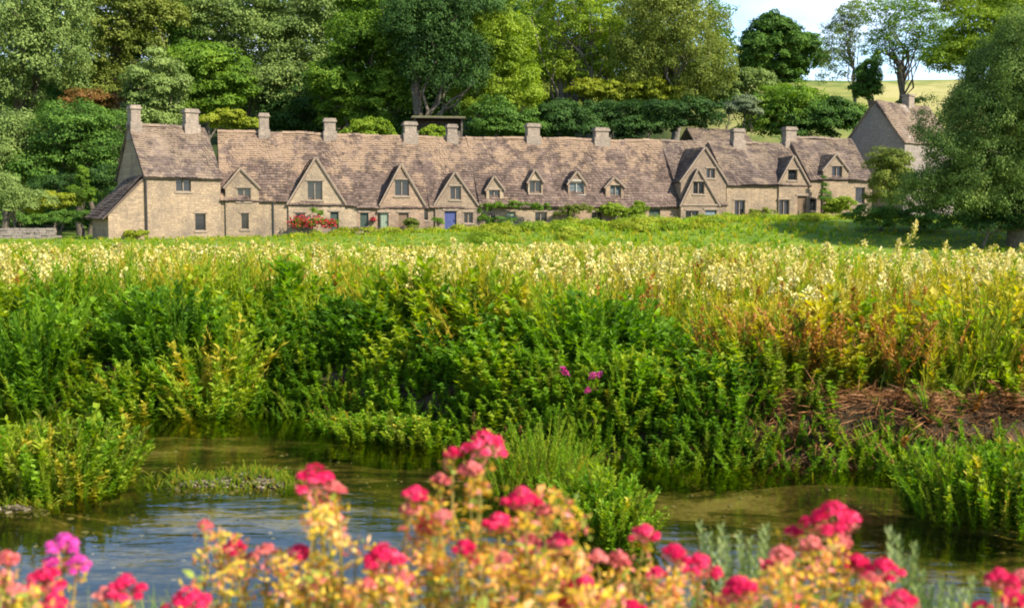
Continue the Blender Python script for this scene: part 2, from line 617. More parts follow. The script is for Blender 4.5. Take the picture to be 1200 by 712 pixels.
    tr.inputs['Color'].default_value = (0.66, 0.66, 0.46, 1)
    mxs = t.nodes.new('ShaderNodeMixShader')
    bf = node(t, 'ShaderNodeMath', operation='MULTIPLY_ADD')
    bf.inputs[1].default_value = -1.0
    bf.inputs[2].default_value = 1.0
    t.links.new(g.outputs['Backfacing'], bf.inputs[0])
    ff = node(t, 'ShaderNodeMath', operation='MULTIPLY')
    t.links.new(bf.outputs[0], ff.inputs[0])
    t.links.new(fr.outputs[0], ff.inputs[1])
    t.links.new(ff.outputs[0], mxs.inputs['Fac'])
    t.links.new(tr.outputs[0], mxs.inputs[1])
    t.links.new(gl.outputs[0], mxs.inputs[2])
    t.links.new(mxs.outputs[0], o.inputs['Surface'])
    tag(mb.build('river_water', m), kind='structure')


ground()

# ------------------------------------------------------------------ houses
def tile_plane(mb, O, du, dv, nn, L, H, rng, m=0, base=0.27, thick=0.10, slab_m=0, top=0.17):
    """one roof slope: a boarded slab with courses of stone tiles that get smaller towards the ridge"""
    O, du, dv, nn = map(np.asarray, (O, du, dv, nn))
    c = [O - nn * thick, O + du * L - nn * thick, O + du * L + dv * H - nn * thick, O + dv * H - nn * thick]
    V = c + [p + nn * (thick - 0.005) for p in c]
    mb.add(V, [(0, 3, 2, 1), (4, 5, 6, 7), (0, 1, 5, 4), (1, 2, 6, 5), (2, 3, 7, 6), (3, 0, 4, 7)], slab_m)
    ph = rng.uniform(0, 6, 3)

    def sag(u, v):
        return 0.085 * np.sin(u * 0.75 + ph[0]) * np.sin(v * 0.7 + ph[1]) + 0.03 * np.sin(u * 2.3 + ph[2])
    v = 0.0
    while v < H - 0.02:
        h = base + (top - base) * v / H
        v1 = min(H, v + h)
        ws = []
        u = -rng.uniform(0, .2)
        while u < L:
            wd = rng.uniform(.16, .36)
            ws.append((max(0, u), min(L, u + wd)))
            u += wd
        ws = np.array([a for a in ws if a[1] - a[0] > .02])
        k = len(ws)
        u0, u1 = ws[:, 0] + .006, ws[:, 1] - .006
        th = rng.uniform(.03, .075, k)
        dvv = rng.normal(0, .014, k)
        vb = np.clip(v + dvv, -.03, H)
        vt = np.full(k, min(H, v1 + .03))
        sg = sag((u0 + u1) / 2, v) + 0.05

        def P(uu, vv, hh):
            return O + uu[:, None] * du + vv[:, None] * dv + hh[:, None] * nn
        V = np.stack([P(u0, vb, sg), P(u1, vb, sg), P(u1, vb, sg + th), P(u0, vb, sg + th), P(u1, vt, sg + .012), P(u0, vt, sg + .012)], 1)
        f = np.array([(0, 1, 2, 3), (3, 2, 4, 5)])
        Fc = (np.arange(k)[:, None, None] * 6 + f).reshape(-1, 4)
        mb.add(V.reshape(-1, 3), Fc, m)
        v = v1


def wall_prism(mb, outline, y0, y1, holes, m=0, rec=0.24):
    """outline in (s, z), with its openings cut through the face and their reveals"""
    zlo = min(z for s, z in outline)
    up = sorted({(s, z) for s, z in outline if z > zlo + 1e-6})
    us, uz = [p[0] for p in up], [p[1] for p in up]
    topz = lambda q: float(np.interp(q, us, uz))
    holes = [(a_, b_, c_, min(d_, topz(a_) - .04, topz(b_) - .04)) for a_, b_, c_, d_ in holes]
    cuts = sorted(set([q for q in us] + [h_[0] for h_ in holes] + [h_[1] for h_ in holes]))
    for a_, b_ in zip(cuts[:-1], cuts[1:]):
        if b_ - a_ < 1e-5:
            continue
        mid = (a_ + b_) / 2
        z_ = zlo
        for h_ in sorted([h_ for h_ in holes if h_[0] < mid < h_[1]], key=lambda q: q[2]):
            if h_[2] > z_ + 1e-5:
                mb.add([(a_, y0, z_), (b_, y0, z_), (b_, y0, h_[2]), (a_, y0, h_[2])], [(0, 1, 2, 3)], m)
            z_ = h_[3]
        mb.add([(a_, y0, z_), (b_, y0, z_), (b_, y0, topz(b_)), (a_, y0, topz(a_))], [(0, 1, 2, 3)], m)
    n = len(outline)
    V = [(s, y0, z) for s, z in outline] + [(s, y1, z) for s, z in outline]
    mb.add(V, [(i, i + n, (i + 1) % n + n, (i + 1) % n) for i in range(n)], m)
    if n == 4:
        mb.add([(s, y1, z) for s, z in outline], [(3, 2, 1, 0)], m)
    for (s0, s1, z0, z1) in holes:
        V = [(s0, y0, z0), (s1, y0, z0), (s1, y0, z1), (s0, y0, z1), (s0, y0 + rec, z0), (s1, y0 + rec, z0), (s1, y0 + rec, z1), (s0, y0 + rec, z1)]
        mb.add(V, [(0, 1, 5, 4), (1, 2, 6, 5), (2, 3, 7, 6), (3, 0, 4, 7), (4, 5, 6, 7)], m)


class House:
    def __init__(s, name, label, pl, yl, pr, yr, depth, py_eave, py_ridge, wall, roof, seed, group='cottages of the stone row', base_z=None, cat='cottage'):
        A, B = at(pl, 258, yl), at(pr, 258, yr)
        s.A = Vector((A.x, A.y, 0))
        d = Vector((B.x - A.x, B.y - A.y, 0))
        s.L = d.length
        s.u = d.normalized()
        s.b = Vector((-s.u.y, s.u.x, 0))
        s.ang = math.atan2(d.y, d.x)
        s.z0 = (min(tz(A.x, A.y), tz(B.x, B.y)) - .15) if base_z is None else base_z
        s.root = thing(name, label, cat, (A.x, A.y, s.z0), s.ang, group)
        s.D = depth
        pm, ym = (pl + pr) / 2, (yl + yr) / 2
        s.ze = at(pm, py_eave, ym).z - s.z0
        s.zr = at(pm, py_ridge, ym + depth / 2).z - s.z0
        s.tan = (s.zr - s.ze) / (depth / 2)
        s.wall, s.roofm = wall, roof
        s.rng = np.random.default_rng(seed)
        s.holes, s.gables, s.wins, s.chims = [], [], [], []
        s.oh = (0.03, 0.03)

    def loc(s, px, py, t=0.0):
        r = ray(px, py)
        base = s.A + s.b * t
        k = (base - Vector((0, 0, 0))).dot(s.b) / r.dot(s.b)
        P = Vector((0, 0, CAMZ)) + r * k
        return (Vector((P.x, P.y, 0)) - s.A).dot(s.u), P.z - s.z0

    def _rect(s, px, py, w_, h_, t):
        a, z1 = s.loc(px - w_ / 2, py - h_ / 2, t)
        b, z0 = s.loc(px + w_ / 2, py + h_ / 2, t)
        return (a, b, max(z0, 0.03), z1 if t else min(z1, s.ze - .1))

    def window(s, px, py, w_, h_, lights=2, gable=None, glass=None, trans=1, frame=None):
        w_, h_ = w_ * 1.06, h_ * 1.06
        t = s.gables[gable]['t'] if gable is not None else 0.0
        r = s._rect(px, py, w_, h_, t)
        (s.gables[gable]['holes'] if gable is not None else s.holes).append(r)
        s.wins.append(('window', r, t, lights, glass or GLASS, trans, frame or TRIM))

    def door(s, px, py, w_, h_, mat, gable=None):
        t = s.gables[gable]['t'] if gable is not None else 0.0
        r = s._rect(px, py, w_, h_, t)
        (s.gables[gable]['holes'] if gable is not None else s.holes).append(r)
        s.wins.append(('door', r, t, 1, mat, 0, TRIM))

    def gable(s, peak, pl, pr, py_base, t=-0.14, bottom=None):
        sp, zp = s.loc(*peak, t)
        s0, zb = s.loc(pl, py_base, t)
        s1, _ = s.loc(pr, py_base, t)
        z0 = 0.0 if bottom is None else s.loc(pl, bottom, t)[1]
        s.gables.append(dict(sp=sp, zp=zp, s0=s0, s1=s1, zb=zb, t=t, z0=z0, holes=[]))
        return len(s.gables) - 1

    def chimney(s, px, py_top, w_px, off=0.0, depth_w=0.75, style=0):
        t = s.D / 2 + off
        c, ztop = s.loc(px, py_top, t)
        a, _ = s.loc(px - w_px / 2, py_top, t)
        s.chims.append((c, t, ztop, abs(c - a) * 2, depth_w, style))

    def finish(s):
        mb = MB()
        for g in s.gables:
            if g['z0'] == 0.0 and g['t'] > -.3:      # the opening goes on through the main wall
                for (a, b, c, d) in g['holes']:
                    if c < s.ze - .1 and b < s.L - .05 and a > .05:
                        s.holes.append((max(.01, a - .05), min(s.L - .01, b + .05), max(0.001, c - .05), min(d + .05, s.ze - .02)))
        wall_prism(mb, [(0, 0), (s.L, 0), (s.L, s.ze), (0, s.ze)], 0.0, 0.28, s.holes)
        D, ze, zr = s.D, s.ze, s.zr
        P = [(0.28, 0), (D, 0), (D, ze), (D / 2, zr - .06), (0.28, ze + 0.28 * s.tan - .06), (0.28, ze)]
        n = len(P)
        V = [(0, y, z) for y, z in P] + [(s.L, y, z) for y, z in P]
        mb.add(V, [(i, (i + 1) % n, (i + 1) % n + n, i + n) for i in range(n - 2)])
        mb.add(V, [tuple(range(n))[::-1], tuple(range(n, 2 * n))])
        mb.build('wall', s.wall, s.root)
        # roof
        rb = MB()
        p = math.atan(s.tan)
        cp, sp_ = math.cos(p), math.sin(p)
        H = (D / 2) / cp
        eo = 0.28
        o0, o1 = s.oh
        tile_plane(rb, (-o0, -eo * cp, ze - eo * sp_), (1, 0, 0), (0, cp, sp_), (0, -sp_, cp), s.L + o0 + o1, H + eo, s.rng)
        tile_plane(rb, (s.L + o1, D + eo * cp, ze - eo * sp_), (-1, 0, 0), (0, -cp, sp_), (0, sp_, cp), s.L + o0 + o1, H + eo, s.rng, base=.5, top=.4)
        x = -o0
        while x < s.L + o1 - .1:
            x1 = min(s.L + o1, x + s.rng.uniform(.4, .6))
            zz = zr + .03 + s.rng.uniform(-.03, .03) + .06 * math.sin(x * .9 + s.z0 * 9)
            rb.add([(x, D / 2 - .17, zz - .06), (x, D / 2, zz + .13), (x, D / 2 + .17, zz - .06), (x1 - .01, D / 2 - .17, zz - .06), (x1 - .01, D / 2, zz + .13), (x1 - .01, D / 2 + .17, zz - .06)],
                   [(0, 3, 4, 1), (1, 4, 5, 2)])
            x = x1
        roof = rb.build('roof', s.roofm, s.root)
        for (c, t, zt, w_, dw, style) in s.chims:
            cb = MB()
            h = w_ / 2
            zb = zr - abs(t - D / 2) * s.tan - 1.0
            cb.box(c - h, c + h, t - dw / 2, t + dw / 2, zb, zt - .28)
            cb.box(c - h * 1.22, c + h * 1.22, t - dw / 2 - .09, t + dw / 2 + .09, zb, zb + 1.25)
            cb.box(c - h * 1.2, c + h * 1.2, t - dw / 2 - .08, t + dw / 2 + .08, zt - .28, zt - .13)
            cb.box(c - h * 1.06, c + h * 1.06, t - dw / 2 - .02, t + dw / 2 + .02, zt - .13, zt)
            cb.box(c - h * .6, c + h * .6, t - dw / 2 + .15, t + dw / 2 - .15, zt, zt + .03, 1)
            cb.build('chimney', [CHIM, IRON], roof)
        for g in s.gables:
            gb = MB()
            tend = max(.6, (g['zp'] - ze) / s.tan + .15)
            flush = g['z0'] == 0.0
            ol = [(g['s0'], g['z0']), (g['s1'], g['z0']), (g['s1'], g['zb']), (g['sp'], g['zp']), (g['s0'], g['zb'])]
            wall_prism(gb, ol, g['t'], tend, g['holes'])
            gw = gb.build('gable' if flush else 'dormer', s.wall, s.root)
            gr = MB()
            for side in (0, 1):
                se = g['s0'] if side == 0 else g['s1']
                run, rise = abs(g['sp'] - se), g['zp'] - g['zb']
                hh = math.hypot(run, rise)
                ca, sa = run / hh, rise / hh
                eo = 0.16
                y0 = g['t'] - .10
                L = tend - y0 + .25
                if side == 0:
                    O = (se - eo * ca, y0 + L, g['zb'] - eo * sa)
                    tile_plane(gr, O, (0, -1, 0), (ca, 0, sa), (-sa, 0, ca), L, hh + eo, s.rng, thick=.07, base=.26)
                else:
                    O = (se + eo * ca, y0, g['zb'] - eo * sa)
                    tile_plane(gr, O, (0, 1, 0), (-ca, 0, sa), (sa, 0, ca), L, hh + eo, s.rng, thick=.07, base=.26)
                # coping stones along the verge
                nrm = np.array((-sa, 0, ca)) if side == 0 else np.array((sa, 0, ca))
                dvv = np.array((ca, 0, sa)) if side == 0 else np.array((-ca, 0, sa))
                o_ = np.array((se, 0, g['zb'])) - dvv * eo
                c4 = []
                for (vv, q) in ((0, 0.0), (hh + eo, 0.0)):
                    for (yy, hn) in ((y0 - .02, .0), (y0 + .12, .0), (y0 + .12, .10), (y0 - .02, .10)):
                        pnt = o_ + dvv * vv + nrm * hn
                        c4.append((pnt[0], yy, pnt[2]))
                gr.add(c4, [(0, 4, 5, 1), (1, 5, 6, 2), (2, 6, 7, 3), (3, 7, 4, 0), (0, 1, 2, 3), (4, 7, 6, 5)], 1)
            gr.build('gable_roof', [s.roofm, TRIM], gw)
        for (kind, r, t, lights, gm, trans, fm) in s.wins:
            s0, s1, z0, z1 = r
            y = t + .13
            fb = MB()
            if kind == 'window':
                e = min(.045, (s1 - s0) * .08)
                fb.box(s0, s0 + e, y, y + .09, z0, z1, 0)
                fb.box(s1 - e, s1, y, y + .09, z0, z1, 0)
                fb.box(s0 + e, s1 - e, y, y + .09, z1 - e, z1, 0)
                fb.box(s0 + e, s1 - e, y, y + .09, z0, z0 + e, 0)
                for k in range(1, lights):
                    c = s0 + (s1 - s0) * k / lights
                    fb.box(c - .03, c + .03, y - .03, y + .09, z0 + e, z1 - e, 0)
                for k in range(trans):
                    zz = z0 + (z1 - z0) * (k + 1) / (trans + 1)
                    fb.box(s0 + e, s1 - e, y + .045, y + .062, zz - .012, zz + .012, 1)
                fb.box(s0 - .10, s1 + .10, t - .06, t + .12, z0 - .12, z0 - .003, 0)
                fb.box(s0 - .12, s1 + .12, t - .05, t + .10, z1 + .003, z1 + .10, 0)
                wo = fb.build('window', [fm, IRON], s.root)
                pb = MB()
                pb.box(s0 + e, s1 - e, y + .065, y + .08, z0 + e, z1 - e)
                pb.build('pane', gm, wo)
            else:
                n = 4
                for k in range(n):
                    a, b = s0 + (s1 - s0) * k / n, s0 + (s1 - s0) * (k + 1) / n
                    fb.box(a + .006, b - .006, y, y + .05, z0, z1, 0)
                fb.box(s0 + .02, s1 - .02, y + .01, y + .07, z0 + .01, z1 - .01, 0)
                do = fb.build('door', gm, s.root)
                hb = MB()
                hb.box(s1 - .16, s1 - .10, y - .06, y, (z0 + z1) / 2 - .06, (z0 + z1) / 2 + .06)
                hb.build('handle', IRON, do)
                lb = MB()
                lb.box(s0 - .15, s1 + .15, t - .05, t + .10, z1 + .003, z1 + .16)
                lb.build('lintel', TRIM, s.root)
        return s


def rowY(px):
    # the row stands on one straight line, receding to the right
    A, B = at(258, 258, 78.4), at(1020, 258, 93.0)
    k = (px - 600) / F
    d = B - A
    tt = (k * A.y - A.x) / (d.x - k * d.y)
    return A.y + d.y * tt


def RH(name, label, pl, pr, depth, pe, pr_, wall, roof, seed, **kw):
    return House(name, label, pl, rowY(pl), pr, rowY(pr), depth, pe, pr_, wall, roof, seed, **kw)


# 1 tall end house with a lean-to
h = House('stone_cottage', 'tall two storey end cottage with a lean-to on its side', 171, 75.3, 259, 78.3, 6.6, 206, 150, WALL, ROOF2, 1)
h.oh = (.12, .12)
h.window(215, 215, 17, 18, 2)
h.window(235, 260, 12, 19, 1)
h.chimney(223, 128, 15)
h.chims.append((0.34, h.D / 2, at(160, 125, 79).z - h.z0, .66, .9, 0))
h.finish()
b = MB()
z1 = h.ze + .05
sl = -2.45
ol = [(sl, 0), (-.002, 0), (-.002, z1 - .2), (sl, 1.95)]
wall_prism(b, ol, 0.12, 4.2, [])
b.add([(s_, 4.2, z_) for s_, z_ in ol], [(3, 2, 1, 0)])
lean = b.build('lean_to_wall', WALL, h.root)
b = MB()
hh = math.hypot(sl - .9, z1 - 1.95 + .5)
ca, sa = (-.0 - sl) / math.hypot(sl, z1 - .15 - 1.95), (z1 - .15 - 1.95) / math.hypot(sl, z1 - .15 - 1.95)
tile_plane(b, (sl - .6 * ca, 4.4, 1.97 - .6 * sa), (0, -1, 0), (ca, 0, sa), (-sa, 0, ca), 4.45, math.hypot(sl, z1 - 2.1) + .55, h.rng, thick=.09)
b.build('lean_to_roof', ROOF2, lean)
b = MB()
b.tube([(0.05, -.07, 0), (0.05, -.07, h.ze - .1)], .05, 6)
b.build('drainpipe', IRON, h.root)

# 2 cottage with flat gabled wall dormer
h = RH('stone_cottage', 'cottage with a tall narrow gable and drainpipe beside the end house', 259, 338, 8.0, 233, 156, WALL, ROOF, 2)
g = h.gable((282, 198), 264, 303, 219)
h.window(286, 228, 15, 15, 2, g)
h.window(287, 259, 9, 18, 1, g)
h.chimney(309, 133, 11, style=1)
h.finish()
b = MB()
s_, _ = h.loc(320, 236)
b.tube([(s_, -.08, 0), (s_, -.08, h.ze - .12)], .055, 6)
b.build('drainpipe', IRON, h.root)

# 3
h = RH('stone_cottage', 'cottage with the largest front gable, above the red flowers', 338, 418, 8.0, 238, 158, WALL4, ROOF, 3)
g = h.gable((370, 185), 338, 404, 238)
h.window(369, 223, 17, 21, 2, g)
h.window(352, 256, 11, 13, 1, g)
h.door(392, 259, 10, 22, DOOR_D, g)
h.chimney(386, 139, 13)
h.finish()
# 4
h = RH('stone_cottage', 'gabled cottage with two green doors and a brown entrance', 418, 503, 8.0, 241, 160, WALL5, ROOF, 4)
g = h.gable((470, 193), 446, 497, 239)
h.window(471, 220, 16, 18, 2, g)
h.door(427, 260, 10, 22, DOOR_D)
h.door(450, 260, 11, 22, DOOR_G, g)
h.door(473, 260, 12, 22, DOOR_W, g)
h.window(498.5, 252, 6, 11, 1)
h.chimney(480, 143, 14, depth_w=.9)
h.finish()
# 5
h = RH('stone_cottage', 'gabled cottage with a blue door and one dark gable window', 503, 562, 8.0, 241, 162, WALL2, ROOF, 5)
g = h.gable((533, 202), 510, 559, 239)
h.window(534, 226, 12, 15, 2, g)
h.door(528, 258, 14, 22, DOOR_B, g)
h.window(549, 255, 10, 12, 2, g)
h.chimney(529, 146, 11, style=1)
h.finish()
# 6
h = RH('stone_cottage', 'low cottage with two small dormers behind the rambling creeper', 562, 655, 8.0, 240, 163, WALL4, ROOF, 6)
g = h.gable((579, 207), 570, 590, 222, t=.3, bottom=240)
h.window(579.5, 229, 12, 12, 2, g)
g = h.gable((627, 199), 619, 636, 213, t=.5, bottom=236)
h.window(627.5, 219, 13, 14, 2, g)
h.door(598, 259, 12, 22, DOOR_G)
h.window(634, 254, 13, 11, 2)
h.window(575, 256, 12, 12, 2)
h.chimney(624, 145, 14)
h.finish()
# 7
h = RH('stone_cottage', 'long low cottage with two dormers, one of them pale paned', 655, 797, 8.0, 240, 165, WALL5, ROOF, 7)
g = h.gable((676, 201), 666, 686, 215, t=.5, bottom=238)
h.window(676, 220, 16, 15, 2, g, GLASS2, frame=WOODP)
g = h.gable((720, 208), 710, 731, 219, t=.35, bottom=240)
h.window(721.5, 226, 12, 17, 2, g, GLASS2)
h.door(767, 257, 13, 24, DOOR_D)
h.window(700, 255, 12, 12, 2)
h.chimney(704, 150, 15)
h.finish()
# 8
h = RH('stone_cottage', 'cottage with two overlapping gables and a slate blue door', 797, 851, 8.0, 238, 166, WALL2, ROOF2, 8)
g = h.gable((826, 173), 798, 851, 212, t=-.10)
h.window(833, 203, 9, 11, 2, g)
g2 = h.gable((818, 198), 798, 842, 240, t=-.55)
h.window(819, 220, 12, 14, 2, g2)
h.window(811, 253, 14, 12, 2, g2)
h.door(833, 258, 13, 24, DOOR_S, g2)
h.finish()
b = MB()
s0_, zz_ = h.loc(797, 239, -.55)
s1_, _ = h.loc(844, 239, -.55)
b.box(s0_, s1_, -.63, -.555, zz_ - .12, zz_)
b.build('string_course', TRIM, h.root)
# 9
h = RH('stone_cottage', 'cottage with a plain honey wall and small gable beside an oak door', 851, 948, 7.0, 215, 169, WALL, ROOF2, 9)
h.oh = (.0, .08)
g = h.gable((930, 183), 913, 947, 214)
h.window(929, 205, 10, 12, 1, g)
h.window(867, 244, 11, 18, 2)
h.window(919, 244, 11, 19, 2, g)
h.door(940, 242, 11, 25, DOOR_W, g)
h.chimney(864, 151, 12)
h.chimney(925, 149, 12)
h.finish()
# 10
h = RH('stone_cottage', 'cottage at the far end, its wall gable behind a dark conifer', 948, 1021, 7.0, 209, 163, WALL, ROOF2, 10)
h.oh = (.05, .15)
g = h.gable((980, 181), 965, 994, 199)
h.window(981, 202, 11, 14, 2, g)
h.window(1008, 229, 10, 18, 1)
h.window(953, 240, 7, 14, 1)
h.finish()
# 11 house above, gable towards the camera
A = at(1030, 118, 98)
bz = tz(at(1030, 200, 98).x, 98) - .3
wd = 6.0
rt = thing('stone_house', 'tall plain gable of the house above the end of the row', 'house', (at(1025, 118, 98).x, 98, bz), R(-50))
zp = A.z - bz
ze_ = at(1000, 168, 98).z - bz
b = MB()
ol = [(-wd / 2, 0), (wd / 2, 0), (wd / 2, ze_), (0, zp), (-wd / 2, ze_)]
wall_prism(b, ol, 0, 8.5, [])
b.build('wall', WALL3, rt)
b = MB()
rg = np.random.default_rng(11)
hh = math.hypot(wd / 2, zp - ze_)
ca, sa = wd / 2 / hh, (zp - ze_) / hh
tile_plane(b, (-wd / 2 - .2 * ca, 8.7, ze_ - .2 * sa), (0, -1, 0), (ca, 0, sa), (-sa, 0, ca), 8.85, hh + .2, rg)
tile_plane(b, (wd / 2 + .2 * ca, -.15, ze_ - .2 * sa), (0, 1, 0), (-ca, 0, sa), (sa, 0, ca), 8.85, hh + .2, rg)
rf = b.build('roof', ROOF2, rt)
b = MB()
b.box(-.35, .35, 5.0, 5.9, zp - .8, zp + .75)
b.box(-.43, .43, 4.92, 5.98, zp + .75, zp + .9)
b.build('chimney', CHIM, rf)
# 12 roof of a house behind the row
p0 = at(852, 160, 103)
gz = tz(p0.x, p0.y) - .2
rt = thing('stone_house', 'house behind the row showing only its low dark roof', 'house', (p0.x - 2.6, p0.y, gz), R(14))
b = MB()
b.box(0, 5.4, 0, 5, 0, at(852, 168, 103).z - gz)
b.build('wall', WALL3, rt)
b = MB()
zb = at(852, 170, 103).z - gz
zt = at(852, 151, 105.5).z - gz
ll = math.hypot(2.5, zt - zb)
tile_plane(b, (-.2, 0, zb), (1, 0, 0), (0, 2.5 / ll, (zt - zb) / ll), (0, -(zt - zb) / ll, 2.5 / ll), 5.8, ll, rg)
tile_plane(b, (5.6, 5, zb), (-1, 0, 0), (0, -2.5 / ll, (zt - zb) / ll), (0, (zt - zb) / ll, 2.5 / ll), 5.8, ll, rg)
b.build('roof', ROOF2, rt)
# 13 shed on the slope behind
p0 = at(514, 150, 101)
gz = tz(p0.x, p0.y) - .3
rt = thing('garden_shed', 'dark open shed with a mossy flat roof behind the chimneys', 'shed', (p0.x - 2.2, p0.y, gz), R(8))
zt = at(514, 137, 101).z - gz
b = MB()
b.box(0, 4.4, 1.6, 1.75, 0, zt - .1)
b.box(0, .15, .1, 1.6, 0, zt - .1)
b.box(4.25, 4.4, .1, 1.6, 0, zt - .1)
b.box(0.2, 4.2, .1, .2, 0, zt - 1.2)
b.build('wall', BARK, rt)
b = MB()
b.box(-.25, 4.65, -.2, 1.95, zt - .1, zt + .03, 0)
b.box(-.2, 4.6, -.15, 1.9, zt + .032, zt + .08, 1)
b.build('roof', [BARK, plain('moss', [(.10, .13, .03), (.2, .22, .06)], 5, .95, .5)], rt)

# ------------------------------------------------------------------ foliage builders
def kites(mb, P, D, N, length, width, m=0, fold=0.0):
    """leaves: base P, direction D, face normal N"""
    D = D / (np.linalg.norm(D, axis=1, keepdims=True) + 1e-9)
    S = np.cross(D, N)
    S /= np.linalg.norm(S, axis=1, keepdims=True) + 1e-9
    Nn = np.cross(S, D)
    l = np.asarray(length).reshape(-1, 1) if not np.isscalar(length) else length
    w_ = np.asarray(width).reshape(-1, 1) if not np.isscalar(width) else width
    mid = P + D * l * .45
    up = Nn * w_ * fold
    V = np.stack([P, mid + S * w_ * .5 + up, P + D * l - up * .6, mid - S * w_ * .5 + up], 1).reshape(-1, 3)
    k = len(P)
    mb.add(V, np.arange(k * 4).reshape(k, 4), m)


def unit(rng, n):
    d = rng.normal(size=(n, 3))
    return d / np.linalg.norm(d, axis=1, keepdims=True)


def crown_leaves(mb, ells, rng, rc=1.0, leaf=.34, per=42, dens=1.5, droop=0.0, m=0, inner=.5, boughs=True):
    leaf, per, rc = leaf * .68, int(per * 1.7), rc * 1.0
    """ells: list of (centre, radii); clumps of leaves fill each ellipsoid from its shell inwards"""
    cents = []
    if boughs:
        subs = []
        for c, r in ells:
            c, r = np.asarray(c, float), np.asarray(r, float)
            nb_ = int(np.clip(8 + 5 * (r.mean() - 1.5), 7, 20))
            k_ = np.arange(nb_) + .5
            zz_ = 1 - 1.62 * k_ / nb_
            a_ = k_ * 2.39996 + rng.uniform(0, 6.28)
            d_ = np.stack([np.sqrt(1 - zz_ ** 2) * np.cos(a_), np.sqrt(1 - zz_ ** 2) * np.sin(a_), zz_], -1) + rng.normal(0, .16, (nb_, 3))
            for q_ in d_:
                f_ = rng.uniform(.36, .54) * (1.12 if nb_ < 11 else 1.0)
                subs.append((c + q_ * r * rng.uniform(.55, .74), r * f_ * np.array((1.05, 1.05, .95))))
            subs.append((c, r * .5))
        ells = subs
        rc = max(.22, min(rc, .55 * float(np.mean([q_[1].mean() for q_ in subs]))))
    for c, r in ells:
        c, r = np.asarray(c, float), np.asarray(r, float)
        area = 4 * math.pi * ((r[0] * r[1]) ** 1.6 + (r[0] * r[2]) ** 1.6 + (r[1] * r[2]) ** 1.6)
        area = 4 * math.pi * (((r[0] * r[1]) ** 1.6 + (r[0] * r[2]) ** 1.6 + (r[1] * r[2]) ** 1.6) / 3) ** (1 / 1.6)
        M = int((.95 if boughs else 1.25) * dens * area / (math.pi * rc * rc)) + 6
        d = unit(rng, M)
        d = d[d[:, 2] > (-.55 if boughs else -.8)]
        ph = rng.uniform(0, 6, 4)
        bump = 1 + .2 * np.sin(3.1 * d[:, 0] + ph[0] + 2 * d[:, 2]) + .14 * np.sin(4.3 * d[:, 2] + ph[1] - 2 * d[:, 1]) + .08 * np.sin(7 * d[:, 1] + ph[2] + 5 * d[:, 0])
        rad = np.where(rng.random(len(d)) < .72, rng.uniform(.82, 1.0, len(d)), rng.uniform(inner, .85, len(d))) * bump
        rc_ = rc * rng.uniform(.55, 1.35, len(d))
        cc = c + d * (r - .55 * rc) * rad[:, None]
        cents.append((cc, rc_, d))
    CC = np.concatenate([a[0] for a in cents])
    RC = np.concatenate([a[1] for a in cents])
    DD = np.concatenate([a[2] for a in cents])
    keep = np.ones(len(CC), bool)
    for i, (c, r) in enumerate(ells):      # nothing deep inside any other ellipsoid
        q = np.linalg.norm((CC - np.asarray(c)) / np.asarray(r), axis=1)
        keep &= q > (.5 if boughs else .42)
    CC, RC, DD = CC[keep], RC[keep], DD[keep]
    n = len(CC) * per
    ci = np.repeat(np.arange(len(CC)), per)
    d = unit(rng, n)
    d[:, 2] = np.where(d[:, 2] < -.3, -d[:, 2] * .6, d[:, 2])
    rr = rng.uniform(.45, 1.0, n) ** .7
    off = d * (RC[ci] * rr)[:, None]
    off[:, 2] *= .72
    if droop:
        off[:, 2] -= droop * rng.random(n) ** 1.5 * RC[ci] * 1.6
    P = CC[ci] + off
    N = .8 * d + .5 * DD[ci] + np.array([0.0, 0, .30]) + .5 * unit(rng, n)
    N /= np.linalg.norm(N, axis=1, keepdims=True)
    D = np.cross(N, unit(rng, n))
    if droop:
        D = D + np.array([0, 0, -1.4 * droop])
    ln = leaf * rng.uniform(.55, 1.25, n)
    kites(mb, P - D * 0, D, N, ln, ln * rng.uniform(.5, .8, n) * (1 - .35 * min(1, droop)), m, .12)
    return CC


def limb_path(a, b, rng, n=5, wobble=.06, sag=.0):
    a, b = np.asarray(a, float), np.asarray(b, float)
    t = np.linspace(0, 1, n)[:, None]
    L = np.linalg.norm(b - a)
    p = a + (b - a) * t
    p[1:-1] += rng.normal(size=(n - 2, 3)) * L * wobble
    p[:, 2] += (np.sin(t[:, 0] * math.pi)) * sag * L
    return p


